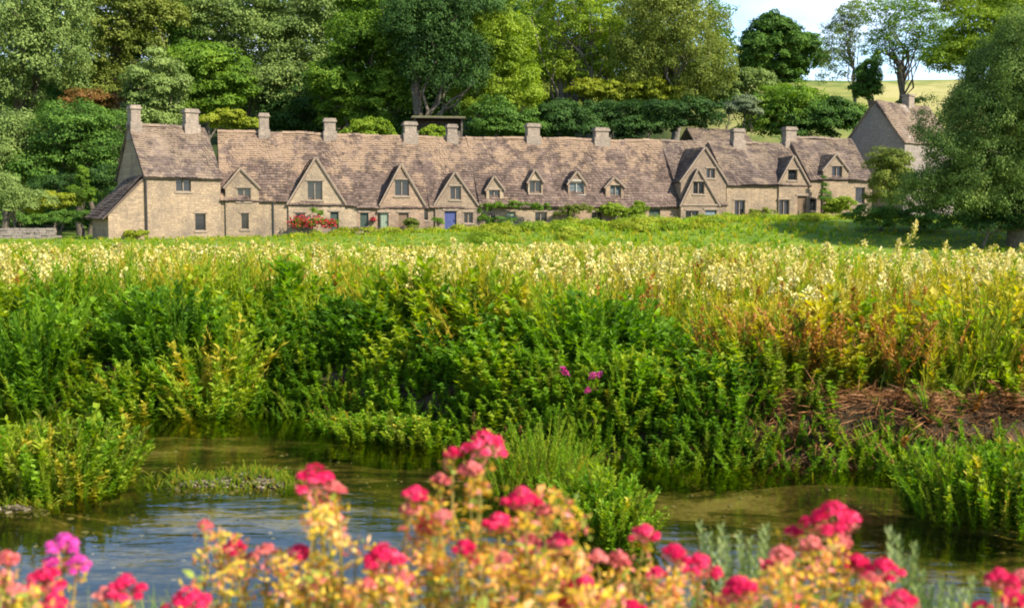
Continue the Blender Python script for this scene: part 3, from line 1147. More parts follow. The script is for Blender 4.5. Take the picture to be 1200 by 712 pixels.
def tree(name, label, cat, Y, ells_px, mat, base=None, seed=0, rc=1.0, leaf=.34, per=42, dens=1.5, droop=0.0, trunk=.35, group=None, limbs=9, bark=None, inner=.5, dy=1.0, stems=1):
    """ells_px: (px, py, rx, ry[, dY]) of each mass of the crown, at depth Y"""
    rng = np.random.default_rng(seed + 1000)
    e0 = ells_px[0]
    bx = at(base[0] if base else e0[0], 258, Y).x
    bz = tz(bx, Y) - .15
    root = thing(name, label, cat, (bx, Y, bz), 0, group)
    ells = []
    for e in ells_px:
        yy = Y + (e[4] if len(e) > 4 else 0)
        c = at(e[0], e[1], yy)
        rx, rz = e[2] * yy / F, e[3] * yy / F
        ells.append(((c.x - bx, c.y - Y, c.z - bz), (rx, min(rx, rz * 1.2) * dy if rx > rz else rx * dy, rz)))
    mb = MB()
    CC = crown_leaves(mb, ells, rng, rc, leaf, per, dens, droop, 0, inner)
    tb = MB()
    top = max(e[0][2] for e in ells)
    low = min(e[0][2] - e[1][2] for e in ells)
    ctr = np.mean([e[0] for e in ells], axis=0)
    for sidx in range(stems):
        ox = (sidx - (stems - 1) / 2) * trunk * 2.6
        fork = np.array((ctr[0] * .35 + ox * 2.2, ctr[1] * .35, max(.8, low + (top - low) * .45)))
        tp = limb_path((ox, 0, 0), fork, rng, 6, .02)
        tb.tube(tp, np.linspace(trunk * 1.25, trunk * .7, 6), 9)
        tgt = CC[rng.choice(len(CC), min(limbs, len(CC)), replace=False)] if limbs else []
        for q in tgt:
            k = rng.integers(2, 6)
            st = tp[k]
            if q[2] < st[2] - .5:
                continue
            pp = limb_path(st, st + (q - st) * .92, rng, 6, .05, .06)
            tb.tube(pp, np.linspace(trunk * .42, trunk * .07, 6), 6)
            for _ in range(2):
                k2 = rng.integers(2, 5)
                q2 = CC[rng.integers(len(CC))]
                if np.linalg.norm(q2 - pp[k2]) < np.linalg.norm(q - st) * .7:
                    tb.tube(limb_path(pp[k2], q2, rng, 4, .06), np.linspace(trunk * .18, trunk * .04, 4), 5)
    tb.build('trunk', bark or BARK, root, True)
    mb.build('crown', mat, root)
    return root


G_GREY = leaf_mat('grey green leaves', [(0.0520, 0.0845, 0.0182), (0.1105, 0.1625, 0.0364), (0.1820, 0.2470, 0.0585), (0.2860, 0.3510, 0.0975)], .32)
G_DARK = leaf_mat('dark green leaves', [(0.0234, 0.0546, 0.0091), (0.0468, 0.1040, 0.0143), (0.0845, 0.1625, 0.0208), (0.1430, 0.2470, 0.0338)], .3)
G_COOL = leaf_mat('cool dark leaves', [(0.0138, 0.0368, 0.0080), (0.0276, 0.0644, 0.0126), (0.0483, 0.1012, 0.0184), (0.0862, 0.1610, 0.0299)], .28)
G_MID = leaf_mat('mid green leaves', [(0.0480, 0.0960, 0.0108), (0.0900, 0.1680, 0.0156), (0.1500, 0.2460, 0.0216), (0.2400, 0.3420, 0.0360)], .38)
G_LIME = leaf_mat('lime leaves', [(0.0920, 0.1495, 0.0126), (0.1610, 0.2357, 0.0172), (0.2472, 0.3335, 0.0276), (0.3565, 0.4255, 0.0517)], .44)
G_OLIVE = leaf_mat('olive leaves', [(0.0660, 0.0960, 0.0144), (0.1260, 0.1620, 0.0240), (0.1980, 0.2340, 0.0384), (0.2880, 0.3120, 0.0660)], .4)
G_YEL = leaf_mat('yellow green leaves', [(.13, .17, .013), (.22, .26, .02), (.32, .35, .03), (.41, .42, .06)], .42)
G_RUST = leaf_mat('reddish leaves', [(.07, .08, .014), (.14, .10, .02), (.24, .11, .03), (.30, .15, .06)], .35)
G_WIL = leaf_mat('willow leaves', [(0.0420, 0.0790, 0.0160), (0.0812, 0.1339, 0.0260), (0.1400, 0.2040, 0.0400), (0.2380, 0.2996, 0.0650)], .34)
G_SILV = leaf_mat('silvery leaves', [(.09, .12, .06), (.15, .19, .09), (.22, .26, .13)], .35)

HB = 'trees on the slope behind the cottages'
tree('willow_tree', 'large grey green tree filling the upper left corner', 'tree', 104, [(35, 60, 75, 85), (-20, 95, 70, 70), (60, 20, 45, 60)], G_GREY, (20, 0), 1, 1.2, .42, 46, 1.5, .35, .5, HB)
tree('broadleaf_tree', 'mid green tree between the grey green corner tree and round tree', 'tree', 116, [(140, 40, 62, 62), (120, 95, 50, 40), (165, 0, 55, 45)], G_OLIVE, (140, 0), 2, 1.2, .42, 46, 1.5, .1, .45, HB)
tree('broadleaf_tree', 'rounded smaller tree above the chimneys of the end house', 'tree', 98, [(187, 105, 38, 42), (178, 135, 36, 28)], G_GREY, (187, 0), 3, .85, .34, 46, 1.6, .15, .28, HB)
tree('maple_tree', 'bright green maple-like tree with layered branches behind the first roof', 'tree', 103, [(243, 80, 45, 30), (265, 105, 34, 24), (218, 72, 26, 22), (235, 118, 38, 26)], G_MID, (245, 0), 4, .9, .38, 46, 1.5, 0, .3, HB)
tree('broadleaf_tree', 'tall dark tree behind the layered maple', 'tree', 126, [(290, 35, 88, 60), (250, 5, 60, 45), (345, 80, 52, 55), (365, 20, 40, 50), (310, 110, 60, 45)], G_GREY, (300, 0), 5, 1.35, .46, 46, 1.6, .1, .6, HB)
tree('broadleaf_tree', 'tall tree with light sunlit edges left of the cedar', 'tree', 112, [(430, 50, 48, 52), (455, 15, 32, 40), (400, 100, 40, 45), (450, 105, 38, 40), (420, 135, 45, 25)], G_MID, (425, 0), 6, 1.1, .4, 46, 1.5, .1, .45, HB)
tree('cedar_tree', 'very dark tall cedar with a bare brown trunk', 'tree', 108, [(505, 35, 50, 55), (535, 70, 40, 48), (520, 5, 60, 35), (490, 75, 30, 35)], G_COOL, (481, 0), 7, 1.1, .36, 46, 1.5, .5, .55, HB)
tree('broadleaf_tree', 'bright lime tree right of the dark cedar', 'tree', 111, [(580, 60, 42, 60), (570, 115, 40, 35), (610, 105, 36, 40), (590, 15, 26, 30)], G_LIME, (580, 0), 8, 1.0, .36, 42, 1.25, .25, .35, HB)
tree('ash_tree', 'tall airy ash with several pale leaning trunks', 'tree', 122, [(668, 25, 62, 42), (635, 65, 34, 42), (705, 70, 32, 40), (670, 85, 30, 30), (650, -5, 45, 30)], G_LIME, (672, 0), 9, 1.0, .36, 36, .95, .2, .36, HB, 16, BARKP, .35, stems=3)
tree('willow_tree', 'soft olive willow left of the patch of open sky', 'tree', 118, [(790, 45, 52, 60), (822, 85, 40, 45), (755, 75, 36, 45), (775, 5, 48, 36), (838, 40, 24, 34)], G_OLIVE, (790, 0), 10, 1.0, .38, 42, 1.2, .55, .45, HB, 12, BARKP, .4)
tree('oak_tree', 'dark rounded tree standing against the sky on the hilltop', 'tree', 192, [(905, 55, 36, 34), (938, 66, 26, 28), (885, 72, 24, 22), (903, 35, 22, 20), (908, 88, 38, 18)], G_DARK, (915, 0), 11, 1.5, .62, 46, 1.5, 0, .5, 'trees along the hilltop field')
tree('bare_tree', 'thin leggy tree with few leaves beside the open sky', 'tree', 168, [(985, 55, 22, 48), (1000, 25, 20, 28), (975, 85, 18, 22)], G_GREY, (1000, 0), 12, 1.1, .40, 20, .95, .2, .22, 'trees along the hilltop field', 22, BARKP, .3)
tree('ash_tree', 'open branched tree with a dark ivy-clad trunk above the far house', 'tree', 160, [(1055, 25, 45, 40), (1030, 60, 24, 30), (1090, 40, 26, 36), (1050, 80, 12, 30), (1068, 60, 28, 24)], G_MID, (1052, 0), 13, 1.1, .40, 22, .75, .1, .36, 'trees along the hilltop field', 22, BARK, .3)
tree('broadleaf_tree', 'dark ivy-covered stump tree beside the pale field', 'tree', 158, [(1018, 95, 16, 26), (1012, 108, 14, 16)], G_DARK, (1018, 0), 14, .9, .42, 40, 1.5, 0, .3, 'trees along the hilltop field')
tree('broadleaf_tree', 'lime green tree high in the upper right corner', 'tree', 128, [(1165, 45, 66, 48), (1120, 70, 40, 32), (1200, 15, 55, 42), (1215, 80, 50, 50)], G_LIME, (1160, 0), 15, 1.15, .42, 46, 1.5, .15, .45, HB)
tree('broadleaf_tree', 'dark leaning treetop at the upper right edge', 'tree', 150, [(1150, 2, 50, 24), (1195, 0, 40, 22)], G_OLIVE, (1160, 0), 16, 1.3, .46, 34, 1.0, .1, .4, HB)
tree('willow_tree', 'huge dark willow bush at the right edge beside the lawn', 'tree', 63, [(1168, 180, 82, 85), (1215, 115, 85, 95), (1130, 222, 70, 50), (1200, 225, 85, 55), (1150, 128, 44, 50), (1195, 75, 58, 52), (1270, 170, 80, 100)], G_WIL, (1190, 0), 17, .62, .19, 60, 2.0, .5, .4, None, 8)
tree('broadleaf_tree', 'dark bushy tree with a reddish top left of the end house', 'tree', 93, [(95, 160, 55, 46), (120, 195, 36, 46), (60, 195, 50, 42)], G_DARK, (95, 0), 18, .9, .32, 46, 1.6, .1, .3, HB)
tree('rowan_tree', 'reddish tipped crown poking out above the dark bushy tree', 'tree', 99, [(108, 122, 32, 18), (85, 135, 24, 16)], G_RUST, (105, 0), 19, .7, .3, 46, 1.4, .1, .2, HB)
tree('broadleaf_tree', 'grey green tree at the left edge above the garden shrubs', 'tree', 92, [(12, 175, 45, 40), (-15, 215, 50, 40), (30, 160, 26, 28)], G_GREY, (5, 0), 20, .85, .32, 46, 1.5, .3, .3, HB)
tree('broadleaf_tree', 'deep green tree filling the gap behind the round tree', 'tree', 122, [(70, 120, 60, 40), (190, 60, 50, 60), (215, 110, 40, 40)], G_DARK, (150, 0), 21, 1.2, .42, 42, 1.4, 0, .4, HB)
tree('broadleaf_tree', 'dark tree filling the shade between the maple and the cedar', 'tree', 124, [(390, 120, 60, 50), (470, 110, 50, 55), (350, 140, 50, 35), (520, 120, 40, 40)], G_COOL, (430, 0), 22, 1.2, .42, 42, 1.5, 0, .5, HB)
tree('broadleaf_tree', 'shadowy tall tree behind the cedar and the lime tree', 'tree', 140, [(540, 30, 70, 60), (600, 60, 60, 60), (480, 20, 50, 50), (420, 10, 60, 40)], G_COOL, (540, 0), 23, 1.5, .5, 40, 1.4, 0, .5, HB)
tree('broadleaf_tree', 'olive tree standing behind the pale trunks of the ash', 'tree', 146, [(690, 95, 55, 45), (735, 50, 38, 50), (640, 110, 50, 30), (760, 100, 50, 35)], G_OLIVE, (700, 0), 24, 1.4, .5, 36, 1.0, 0, .4, HB)

rng = np.random.default_rng(4242)
mb = MB()
tb = MB()
ee = []
for i, px in enumerate(range(-90, 860, 62)):
    Yw = 158 + rng.uniform(-8, 14)
    pyc = 62 + rng.uniform(-20, 15) + 30 * smooth(700, 860, px)
    for k in range(3):
        c = at(px + rng.uniform(-25, 25), pyc + (k - 1) * 55, Yw + rng.uniform(-3, 3))
        ee.append((np.array(c), np.array((rng.uniform(5, 7), 5, rng.uniform(5.5, 7.5)))))
    c = at(px, 0, Yw)
    tb.tube(limb_path((c.x, Yw, tz(c.x, Yw) - .2), (c.x, Yw, c.z - 4), rng, 5, .02), np.linspace(.5, .2, 5), 7, 1)
crown_leaves(mb, ee, rng, 1.7, .66, 30, 1.7, boughs=False)
for V_, F_, M_ in zip(tb.V, tb.F, tb.M):
    pass
off = mb.n
for V_, F_, M_ in zip(tb.V, tb.F, tb.M):
    mb.V.append(V_)
    mb.F.append(F_ + off)
    mb.M.append(M_)
tag(mb.build('woodland', [G_DARK, BARK]), 'dense dark wood along the top of the slope', 'woodland', kind='stuff')

rng = np.random.default_rng(777)
mb = MB()
ee = []
for i in range(150):
    yy = rng.uniform(101, 134)
    xx = rng.uniform(-50, 44)
    if xx > 26 and yy > 118:
        continue
    rr = rng.uniform(1.4, 2.8)
    ee.append((np.array((xx, yy, tz(xx, yy) + rr * .3)), np.array((rr * 1.3, rr * 1.2, rr * rng.uniform(.7, 1.1)))))
crown_leaves(mb, ee, rng, .9, .34, 26, 1.1, boughs=False)
nq = len(mb.M[0]) if mb.M else 0
cid = (wob(mb.V[0][::4, 0], mb.V[0][::4, 1], 5, 3) > .35).astype(np.int32)
mb.M[0] = cid
tag(mb.build('hillside_undergrowth', [G_DARK, G_MID]), 'scrub covering the slope behind the row', 'undergrowth', kind='stuff')

SH = 'bushes along the back of the row'


def bush(name, label, Y, ells, mat, seed, rc=.6, leaf=.26, per=44, dens=1.5, droop=0.0, group=None, cat='bush', **kw):
    return tree(name, label, cat, Y, ells, mat, None, seed, rc, leaf, per, dens, droop, .09, group, 6, **kw)


bush('bush', 'yellow green bush behind the ridge near the second chimney', 92, [(268, 140, 30, 15), (290, 148, 22, 10)], G_YEL, 101, .6, .28, group=SH)
bush('bush', 'light green bush peeping over the ridge near the fourth chimney', 95, [(430, 156, 34, 17), (405, 162, 20, 10)], G_LIME, 102, .6, .28, group=SH)
bush('bush', 'small lime bush beside the sixth chimney', 97, [(512, 158, 16, 11)], G_LIME, 103, .5, .24, group=SH)
bush('bush', 'dark holly-like bush right of the shed', 103, [(578, 145, 36, 30), (610, 152, 30, 22)], G_DARK, 104, .8, .3, group=SH)
bush('bush', 'dark bush between the sixth and seventh chimneys under the ash', 105, [(650, 145, 36, 26), (680, 152, 34, 22)], G_COOL, 105, .8, .3, group=SH)
bush('bush', 'yellow lit bush below the pale ash trunks', 118, [(715, 110, 34, 18), (690, 105, 22, 14)], G_YEL, 106, .8, .34, group=SH)  # the sunlit look is put into the yellow leaf colour
bush('bush', 'yellow lit bush below the olive willow', 117, [(755, 108, 26, 16), (790, 115, 22, 14)], G_YEL, 107, .8, .34, group=SH)  # yellow leaves stand in for sunlight on this bush
bush('hedge_bush', 'long dark hedge bush behind the ridge left of the roof behind', 107, [(745, 145, 50, 24), (800, 140, 46, 28), (705, 135, 30, 18)], G_COOL, 108, .85, .32, group=SH)
bush('bush', 'silvery bush above the roof behind the row', 108, [(872, 128, 20, 15)], G_SILV, 109, .6, .28, group=SH)
bush('bush', 'pale green bush at the foot of the olive willow', 124, [(850, 105, 36, 24), (885, 98, 34, 18), (825, 112, 26, 22)], G_GREY, 110, .9, .36, group=SH)
bush('bush', 'bright green bush on the bank behind the roof', 113, [(918, 128, 42, 32), (890, 145, 36, 24)], G_MID, 111, .85, .34, group=SH)
bush('hedge_bush', 'dark hedge bush left of the far house gable', 111, [(972, 138, 42, 26), (940, 150, 40, 20), (1005, 145, 26, 22)], G_DARK, 112, .85, .34, group=SH)
bush('hedge_bush', 'field edge hedge below the pale hilltop field', 135, [(925, 110, 42, 11), (965, 122, 26, 9), (1064, 122, 18, 8)], G_DARK, 113, .9, .36, group=SH)
bush('bush', 'bush with yellowing tips below the far house gable', 86, [(1042, 205, 26, 34), (1060, 225, 26, 24), (1035, 228, 20, 22)], G_OLIVE, 114, .55, .22, group=SH)
bush('bush', 'low dark bush at the foot of the willow beside the path', 68, [(1030, 255, 36, 17), (1075, 258, 36, 18)], G_DARK, 115, .45, .18)
bush('bush', 'low dark hedge bush at the right edge under the willow', 62, [(1150, 262, 60, 16), (1200, 262, 40, 16)], G_COOL, 116, .45, .18)

# gardens in front of the row and at its left end
GD = 'garden shrubs in front of the row'
bush('shrub', 'olive shrub at the left edge above the low stone wall', 80, [(20, 238, 40, 22), (-5, 225, 30, 24)], G_GREY, 201, .5, .2, cat='shrub')
bush('shrub', 'yellowish shrub beside the clipped hedge', 82, [(62, 240, 26, 14), (85, 236, 16, 11)], G_YEL, 202, .45, .2, cat='shrub')
bush('conifer', 'small pointed conifer left of the lean-to', 84, [(97, 228, 14, 18), (97, 208, 8, 16)], G_MID, 203, .35, .16, cat='conifer')
bush('hedge', 'clipped dark hedge between the stone wall and lean-to', 78, [(65, 257, 30, 11), (100, 257, 26, 11), (38, 259, 22, 9)], G_DARK, 204, .4, .17, cat='hedge')
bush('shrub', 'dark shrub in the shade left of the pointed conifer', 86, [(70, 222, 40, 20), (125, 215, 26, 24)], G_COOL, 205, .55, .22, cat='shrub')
bush('creeper', 'rambling creeper along the eave of the low cottage', rowY(600) - .7, [(575, 242, 18, 6), (605, 241, 22, 6), (630, 243, 14, 6), (567, 254, 10, 10)], G_MID, 206, .3, .16, dens=1.2, cat='creeper', dy=.4)
bush('creeper', 'leafy climber round the left dormer of the long cottage', rowY(676) - .8, [(672, 248, 15, 9), (690, 246, 12, 7), (655, 250, 8, 9)], G_OLIVE, 207, .3, .16, cat='creeper', dy=.5)
bush('climbing_shrub', 'bright climbing shrub beside the dark door of the long cottage', rowY(735) - 1, [(725, 250, 20, 12), (748, 249, 13, 13), (712, 246, 11, 8)], G_LIME, 208, .35, .17, cat='shrub', dy=.6)
bush('shrub', 'round bush before the brown entrance of the gabled cottage', rowY(482) - 1.2, [(482, 262, 10, 9)], G_OLIVE, 209, .3, .15, group=GD, cat='shrub')
bush('shrub', 'green bush in front of the cottage with a blue door', rowY(510) - 1.0, [(513, 262, 7, 9)], G_MID, 210, .3, .15, group=GD, cat='shrub')
bush('shrub', 'dark bush under the rambling creeper', rowY(580) - 1.4, [(588, 262, 15, 8)], G_DARK, 211, .3, .15, group=GD, cat='shrub')
bush('shrub', 'low lime bush below the pale paned dormer', rowY(690) - 3, [(668, 264, 24, 7), (700, 266, 20, 6)], G_YEL, 212, .35, .17, group=GD, cat='shrub')
bush('shrub', 'dark red-brown bush beneath the bright climbing shrub', rowY(720) - 2.6, [(722, 265, 10, 6)], G_RUST, 213, .3, .16, group=GD, cat='shrub')
bush('shrub', 'wide green bush before the two overlapping gables', rowY(800) - 3.4, [(785, 264, 26, 7), (815, 266, 22, 6)], G_LIME, 214, .35, .17, group=GD, cat='shrub')
bush('shrub', 'wide lime bush in front of the slate blue door', rowY(850) - 4, [(852, 268, 28, 7), (882, 266, 26, 8)], G_YEL, 215, .35, .17, group=GD, cat='shrub')
bush('shrub', 'dark rounded bush before the plain honey wall', rowY(905) - 5, [(908, 267, 26, 7)], G_DARK, 216, .35, .17, group=GD, cat='shrub')
bush('shrub', 'bright shrub near the sandy path', rowY(936) - 5, [(936, 263, 16, 10)], G_YEL, 217, .35, .17, group=GD, cat='shrub')
bush('shrub', 'small dark shrub against the honey wall between its windows', rowY(895) - .8, [(884, 250, 8, 6), (900, 249, 9, 7)], G_OLIVE, 218, .28, .15, group=GD, cat='shrub')
bush('conifer', 'dark upright conifer before the wall gable at the far end', rowY(966) - 1.2, [(966, 236, 6, 20), (966, 222, 4, 14)], G_DARK, 219, .3, .15, cat='conifer')
bush('shrub', 'light green rounded shrub below the wall gable at the far end', rowY(985) - 2, [(985, 241, 17, 11), (975, 247, 12, 9)], G_LIME, 220, .35, .17, group=GD, cat='shrub')
bush('shrub', 'low grassy shrub at the foot of the end house', 74.5, [(155, 275, 20, 6)], G_YEL, 221, .3, .16, group=GD, cat='shrub')
bush('shrub', 'yellow shrub low in front of the two green doors', rowY(430) - 3, [(425, 270, 30, 5), (470, 271, 26, 5)], G_YEL, 222, .3, .16, group=GD, cat='shrub')

rng = np.random.default_rng(31)
mb = MB()
ee = []
for i in range(105):
    px = rng.uniform(560, 1000) if i < 75 else rng.uniform(330, 1010)
    yy = rowY(px) - (rng.uniform(4, 18) if i < 75 else rng.uniform(1.2, 4))
    xx = at(px, 258, yy).x
    if 930 < px < 1005 and yy > 79:
        continue
    rr = rng.uniform(.35, .8) if i < 75 else rng.uniform(.25, .6)
    ee.append((np.array((xx, yy, tz(xx, yy) + rr * .2)), np.array((rr * 1.5, rr * 1.2, rr * rng.uniform(.5, .9)))))
crown_leaves(mb, ee, rng, .38, .2, 26, 1.3, boughs=False)
mb.M[0] = (wob(mb.V[0][::4, 0], mb.V[0][::4, 1], 2.5, 3) > -.1).astype(np.int32)
tag(mb.build('garden_plants', [G_LIME, G_YEL]), 'tangle of bright low garden plants before the row', 'garden plants', kind='stuff')

FL_RED = leaf_mat('scarlet petals', [(.20, .012, .02), (.33, .025, .03), (.45, .06, .06)], .2, 2.0)
root = bush('flower_bush', 'bush of bright red flowers before the largest gable', rowY(365) - 1.0, [(352, 262, 10, 7), (370, 261, 13, 8), (388, 263, 8, 6), (372, 249, 8, 7)], G_MID, 223, .28, .14, cat='flower bush')
rng = np.random.default_rng(55)
mb = MB()
cs = []
for (px, py, rx, ry) in ((350, 260, 12, 7), (370, 260, 15, 7), (386, 262, 9, 5)):
    c = at(px, py, rowY(365) - 1.15) - Vector(root.location)
    k = 150
    d = unit(rng, k)
    d[:, 1] = -abs(d[:, 1])
    cs.append(np.array(c) + d * np.array((rx / 16.5, .55, ry / 16.5)) * rng.uniform(.85, 1.12, (k, 1)))
P = np.concatenate(cs)
kites(mb, P, unit(rng, len(P)), unit(rng, len(P)) + np.array([0, -1, .6]), .14, .12)
mb.build('blossom', FL_RED, root)

p0 = at(438, 258, rowY(438))
root = thing('hanging_basket', 'small basket of red flowers on the wall between two doors', 'flower basket', (p0.x, p0.y - .28, p0.z))
mb = MB()
a = np.linspace(0, 2 * math.pi, 13)[:-1]
prof = [(.02, -.2), (.14, -.15), (.2, 0)]
V = [(r * math.cos(t), r * math.sin(t), z) for r, z in prof for t in a]
mb.add(V, [(i * 12 + j, i * 12 + (j + 1) % 12, (i + 1) * 12 + (j + 1) % 12, (i + 1) * 12 + j) for i in range(2) for j in range(12)])
mb.tube([(0, .25, .3), (0, 0, .42), (0, -.02, .0)], .012, 5)
mb.build('basket', IRON, root)
mb = MB()
d = unit(rng, 120)
d[:, 2] = abs(d[:, 2])
kites(mb, d * .2, unit(rng, 120), d, .1, .09)
mb.build('blossom', FL_RED, root)

# low dry-stone wall at the left
p0, p1 = at(-60, 268, 76), at(62, 268, 77)
root = thing('stone_garden_wall', 'low grey dry-stone wall at the left edge of the meadow', 'wall', (p0.x, p0.y, tz(p0.x, p0.y) - .1), math.atan2(p1.y - p0.y, p1.x - p0.x))
mb = MB()
x = 0
Lw = (p1 - p0).length
rng = np.random.default_rng(8)
for c in range(5):
    x = -rng.uniform(0, .3)
    while x < Lw:
        ww = rng.uniform(.25, .6)
        jy = rng.uniform(-.04, .04)
        mb.box(x, x + ww - .02, jy, .42 + jy, c * .17, c * .17 + .16 + rng.uniform(-.01, .03))
        x += ww
mb.build('stonework', WALL3, root)

# sandy path and lawn
def sheet(name, pts, dz, mat, nx=40, ny=10):
    (x0, y0), (x1, y1), (x2, y2), (x3, y3) = pts
    mb = MB()
    V = []
    for j in range(ny + 1):
        v = j / ny
        for i in range(nx + 1):
            u = i / nx
            x = (x0 * (1 - u) + x1 * u) * (1 - v) + (x3 * (1 - u) + x2 * u) * v
            y = (y0 * (1 - u) + y1 * u) * (1 - v) + (y3 * (1 - u) + y2 * u) * v
            V.append((x, y, tz(x, y) + dz))
    mb.add(V, [(j * (nx + 1) + i, j * (nx + 1) + i + 1, (j + 1) * (nx + 1) + i + 1, (j + 1) * (nx + 1) + i) for j in range(ny) for i in range(nx)])
    return tag(mb.build(name, mat, None, True), kind='structure')


PATHM = plain('sandy path', [(.34, .25, .15), (.48, .37, .25)], 2, .95, .3)
a_, b_ = at(935, 258, 80), at(1003, 258, 82)
c_, d_ = at(1003, 258, 92), at(960, 258, 92)
sheet('path', [(a_.x, a_.y), (b_.x, b_.y), (c_.x, c_.y), (d_.x, d_.y)], .03, PATHM, 20, 12)

# ------------------------------------------------------------------ plants of the river bank and meadow
def scatter(mb, tmpl, pos, rot, sc, lean, leafm, sxy=None):
    V, Fq, Fm = tmpl
    N = len(pos)
    if N == 0:
        return
    c, s_ = np.cos(rot)[:, None], np.sin(rot)[:, None]
    sx = (sc if sxy is None else sxy)[:, None]
    x, y, z = V[None, :, 0] * sx, V[None, :, 1] * sx, V[None, :, 2] * sc[:, None]
    z2 = (V[None, :, 2] ** 1.5)
    X = x * c - y * s_ + lean[:, :1] * z2 * sc[:, None] + pos[:, :1]
    Y = x * s_ + y * c + lean[:, 1:] * z2 * sc[:, None] + pos[:, 1:2]
    Z = z + pos[:, 2:]
    n = V.shape[0]
    Fc = (np.arange(N)[:, None, None] * n + Fq[None]).reshape(-1, 4)
    M = np.where(Fm[None] >= 0, Fm[None], leafm[:, None]).reshape(-1)
    mb.add(np.stack([X, Y, Z], -1).reshape(-1, 3), Fc, M)


def pack(mb):
    return np.concatenate(mb.V), np.concatenate(mb.F), np.concatenate(mb.M)


def stem_tmpl(rng, nl=34, ll=.2, lw=.05, z0=.12, up=.75, plume=0, plume_m=0, ps=.05, spread=.0, droop=.25, pr=.08, phh=.2, tip=.6):
    """leafy upright stem 1 unit tall; leaves take the plant's own material (-1)"""
    mb = MB()
    bend = rng.normal(0, .05, 2)
    zz = np.linspace(0, 1, 4)
    cx = lambda z: np.stack([bend[0] * z ** 2, bend[1] * z ** 2, z], -1)
    mb.tube(cx(zz), np.linspace(.011, .005, 4), 3, -1)
    z = np.sort(rng.uniform(z0, .99, nl))
    a = np.arange(nl) * 2.4 + rng.normal(0, .4, nl)
    size = ll * (1.1 - tip * z) * rng.uniform(.7, 1.25, nl)
    D = np.stack([np.cos(a), np.sin(a), up + rng.normal(0, droop, nl) + .5 * z], -1)
    N = np.stack([-np.cos(a) * .8, -np.sin(a) * .8, np.ones(nl)], -1) + rng.normal(0, .3, (nl, 3))
    kites(mb, cx(z), D, N, size, size * lw / .2 * rng.uniform(.8, 1.2, nl), -1, .1)
    if plume:
        zp = 1 - phh * rng.random(plume) ** 1.2 + .04
        r = pr * rng.random(plume) ** .6 * np.clip((1.08 - zp) / phh * 1.2, .15, 1)
        a = rng.uniform(0, 6.28, plume)
        P = cx(zp) + np.stack([np.cos(a) * r, np.sin(a) * r, np.zeros(plume)], -1)
        kites(mb, P, unit(rng, plume) + np.array([0, 0, .5]), unit(rng, plume) + np.array([0, -.4, .5]), ps * rng.uniform(.6, 1.3, plume), ps * .75, plume_m)
    return pack(mb)


def blade_tmpl(rng, nb=14, w_=.03, out=.35):
    mb = MB()
    for i in range(nb):
        a = rng.uniform(0, 6.28)
        hgt = rng.uniform(.55, 1.05)
        o = rng.uniform(.1, 1) * out
        b0 = np.array((math.cos(a), math.sin(a), 0)) * rng.uniform(0, .1)
        sd_ = np.array((-math.sin(a), math.cos(a), 0)) * w_ / 2
        dr = np.array((math.cos(a), math.sin(a), 0))
        ts = (0, .4, .75, 1)
        pts = [b0 + dr * o * t ** 2 * hgt + np.array((0, 0, hgt * (t - .25 * o * t * t))) for t in ts]
        ws = (1, .95, .6, .08)
        V = []
        for p, q in zip(pts, ws):
            V += [p - sd_ * q, p + sd_ * q]
        mb.add(V, [(0, 1, 3, 2), (2, 3, 5, 4), (4, 5, 7, 6)], -1)
    return pack(mb)


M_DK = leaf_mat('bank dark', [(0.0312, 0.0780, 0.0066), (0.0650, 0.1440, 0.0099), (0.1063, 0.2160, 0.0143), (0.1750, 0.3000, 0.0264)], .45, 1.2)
M_GR = leaf_mat('bank green', [(0.0750, 0.1560, 0.0088), (0.1250, 0.2400, 0.0121), (0.1938, 0.3240, 0.0198), (0.2750, 0.4080, 0.0374)], .5, 1.2)
M_LM = leaf_mat('meadow lime', [(.13, .20, .011), (.20, .285, .016), (.285, .36, .025), (.38, .43, .04)], .5, .8)
M_YL = leaf_mat('meadow yellow', [(0.2240, 0.2300, 0.0171), (0.3472, 0.3200, 0.0247), (0.4704, 0.4000, 0.0380), (0.5824, 0.4600, 0.0760)], .46, .8)
M_CR = leaf_mat('cream plumes', [(0.3600, 0.3352, 0.0486), (0.5200, 0.4436, 0.0972), (0.6800, 0.5718, 0.2106), (0.8200, 0.7492, 0.4050)], .35, 1.5)
M_RS = leaf_mat('rusty docks', [(.18, .08, .015), (.30, .14, .025), (.40, .20, .045), (.46, .27, .07)], .38, 1.0)
M_OL = leaf_mat('bank olive', [(.07, .10, .010), (.12, .16, .014), (.19, .225, .024), (.27, .28, .04)], .44, 1.2)
M_BR = leaf_mat('dead stems', [(0.0473, 0.0202, 0.0075), (0.1148, 0.0504, 0.0180), (0.2160, 0.0952, 0.0338), (0.3510, 0.1736, 0.0675)], .15, 1.5)
M_PK = leaf_mat('pink petals', [(.38, .03, .13), (.52, .06, .22), (.62, .12, .32)], .3, 3.0)
MM = [M_DK, M_GR, M_LM, M_YL, M_CR, M_RS, M_OL, M_BR, M_PK]
DK, GR, LM, YL, CR, RS, OL, BR, PK = range(9)

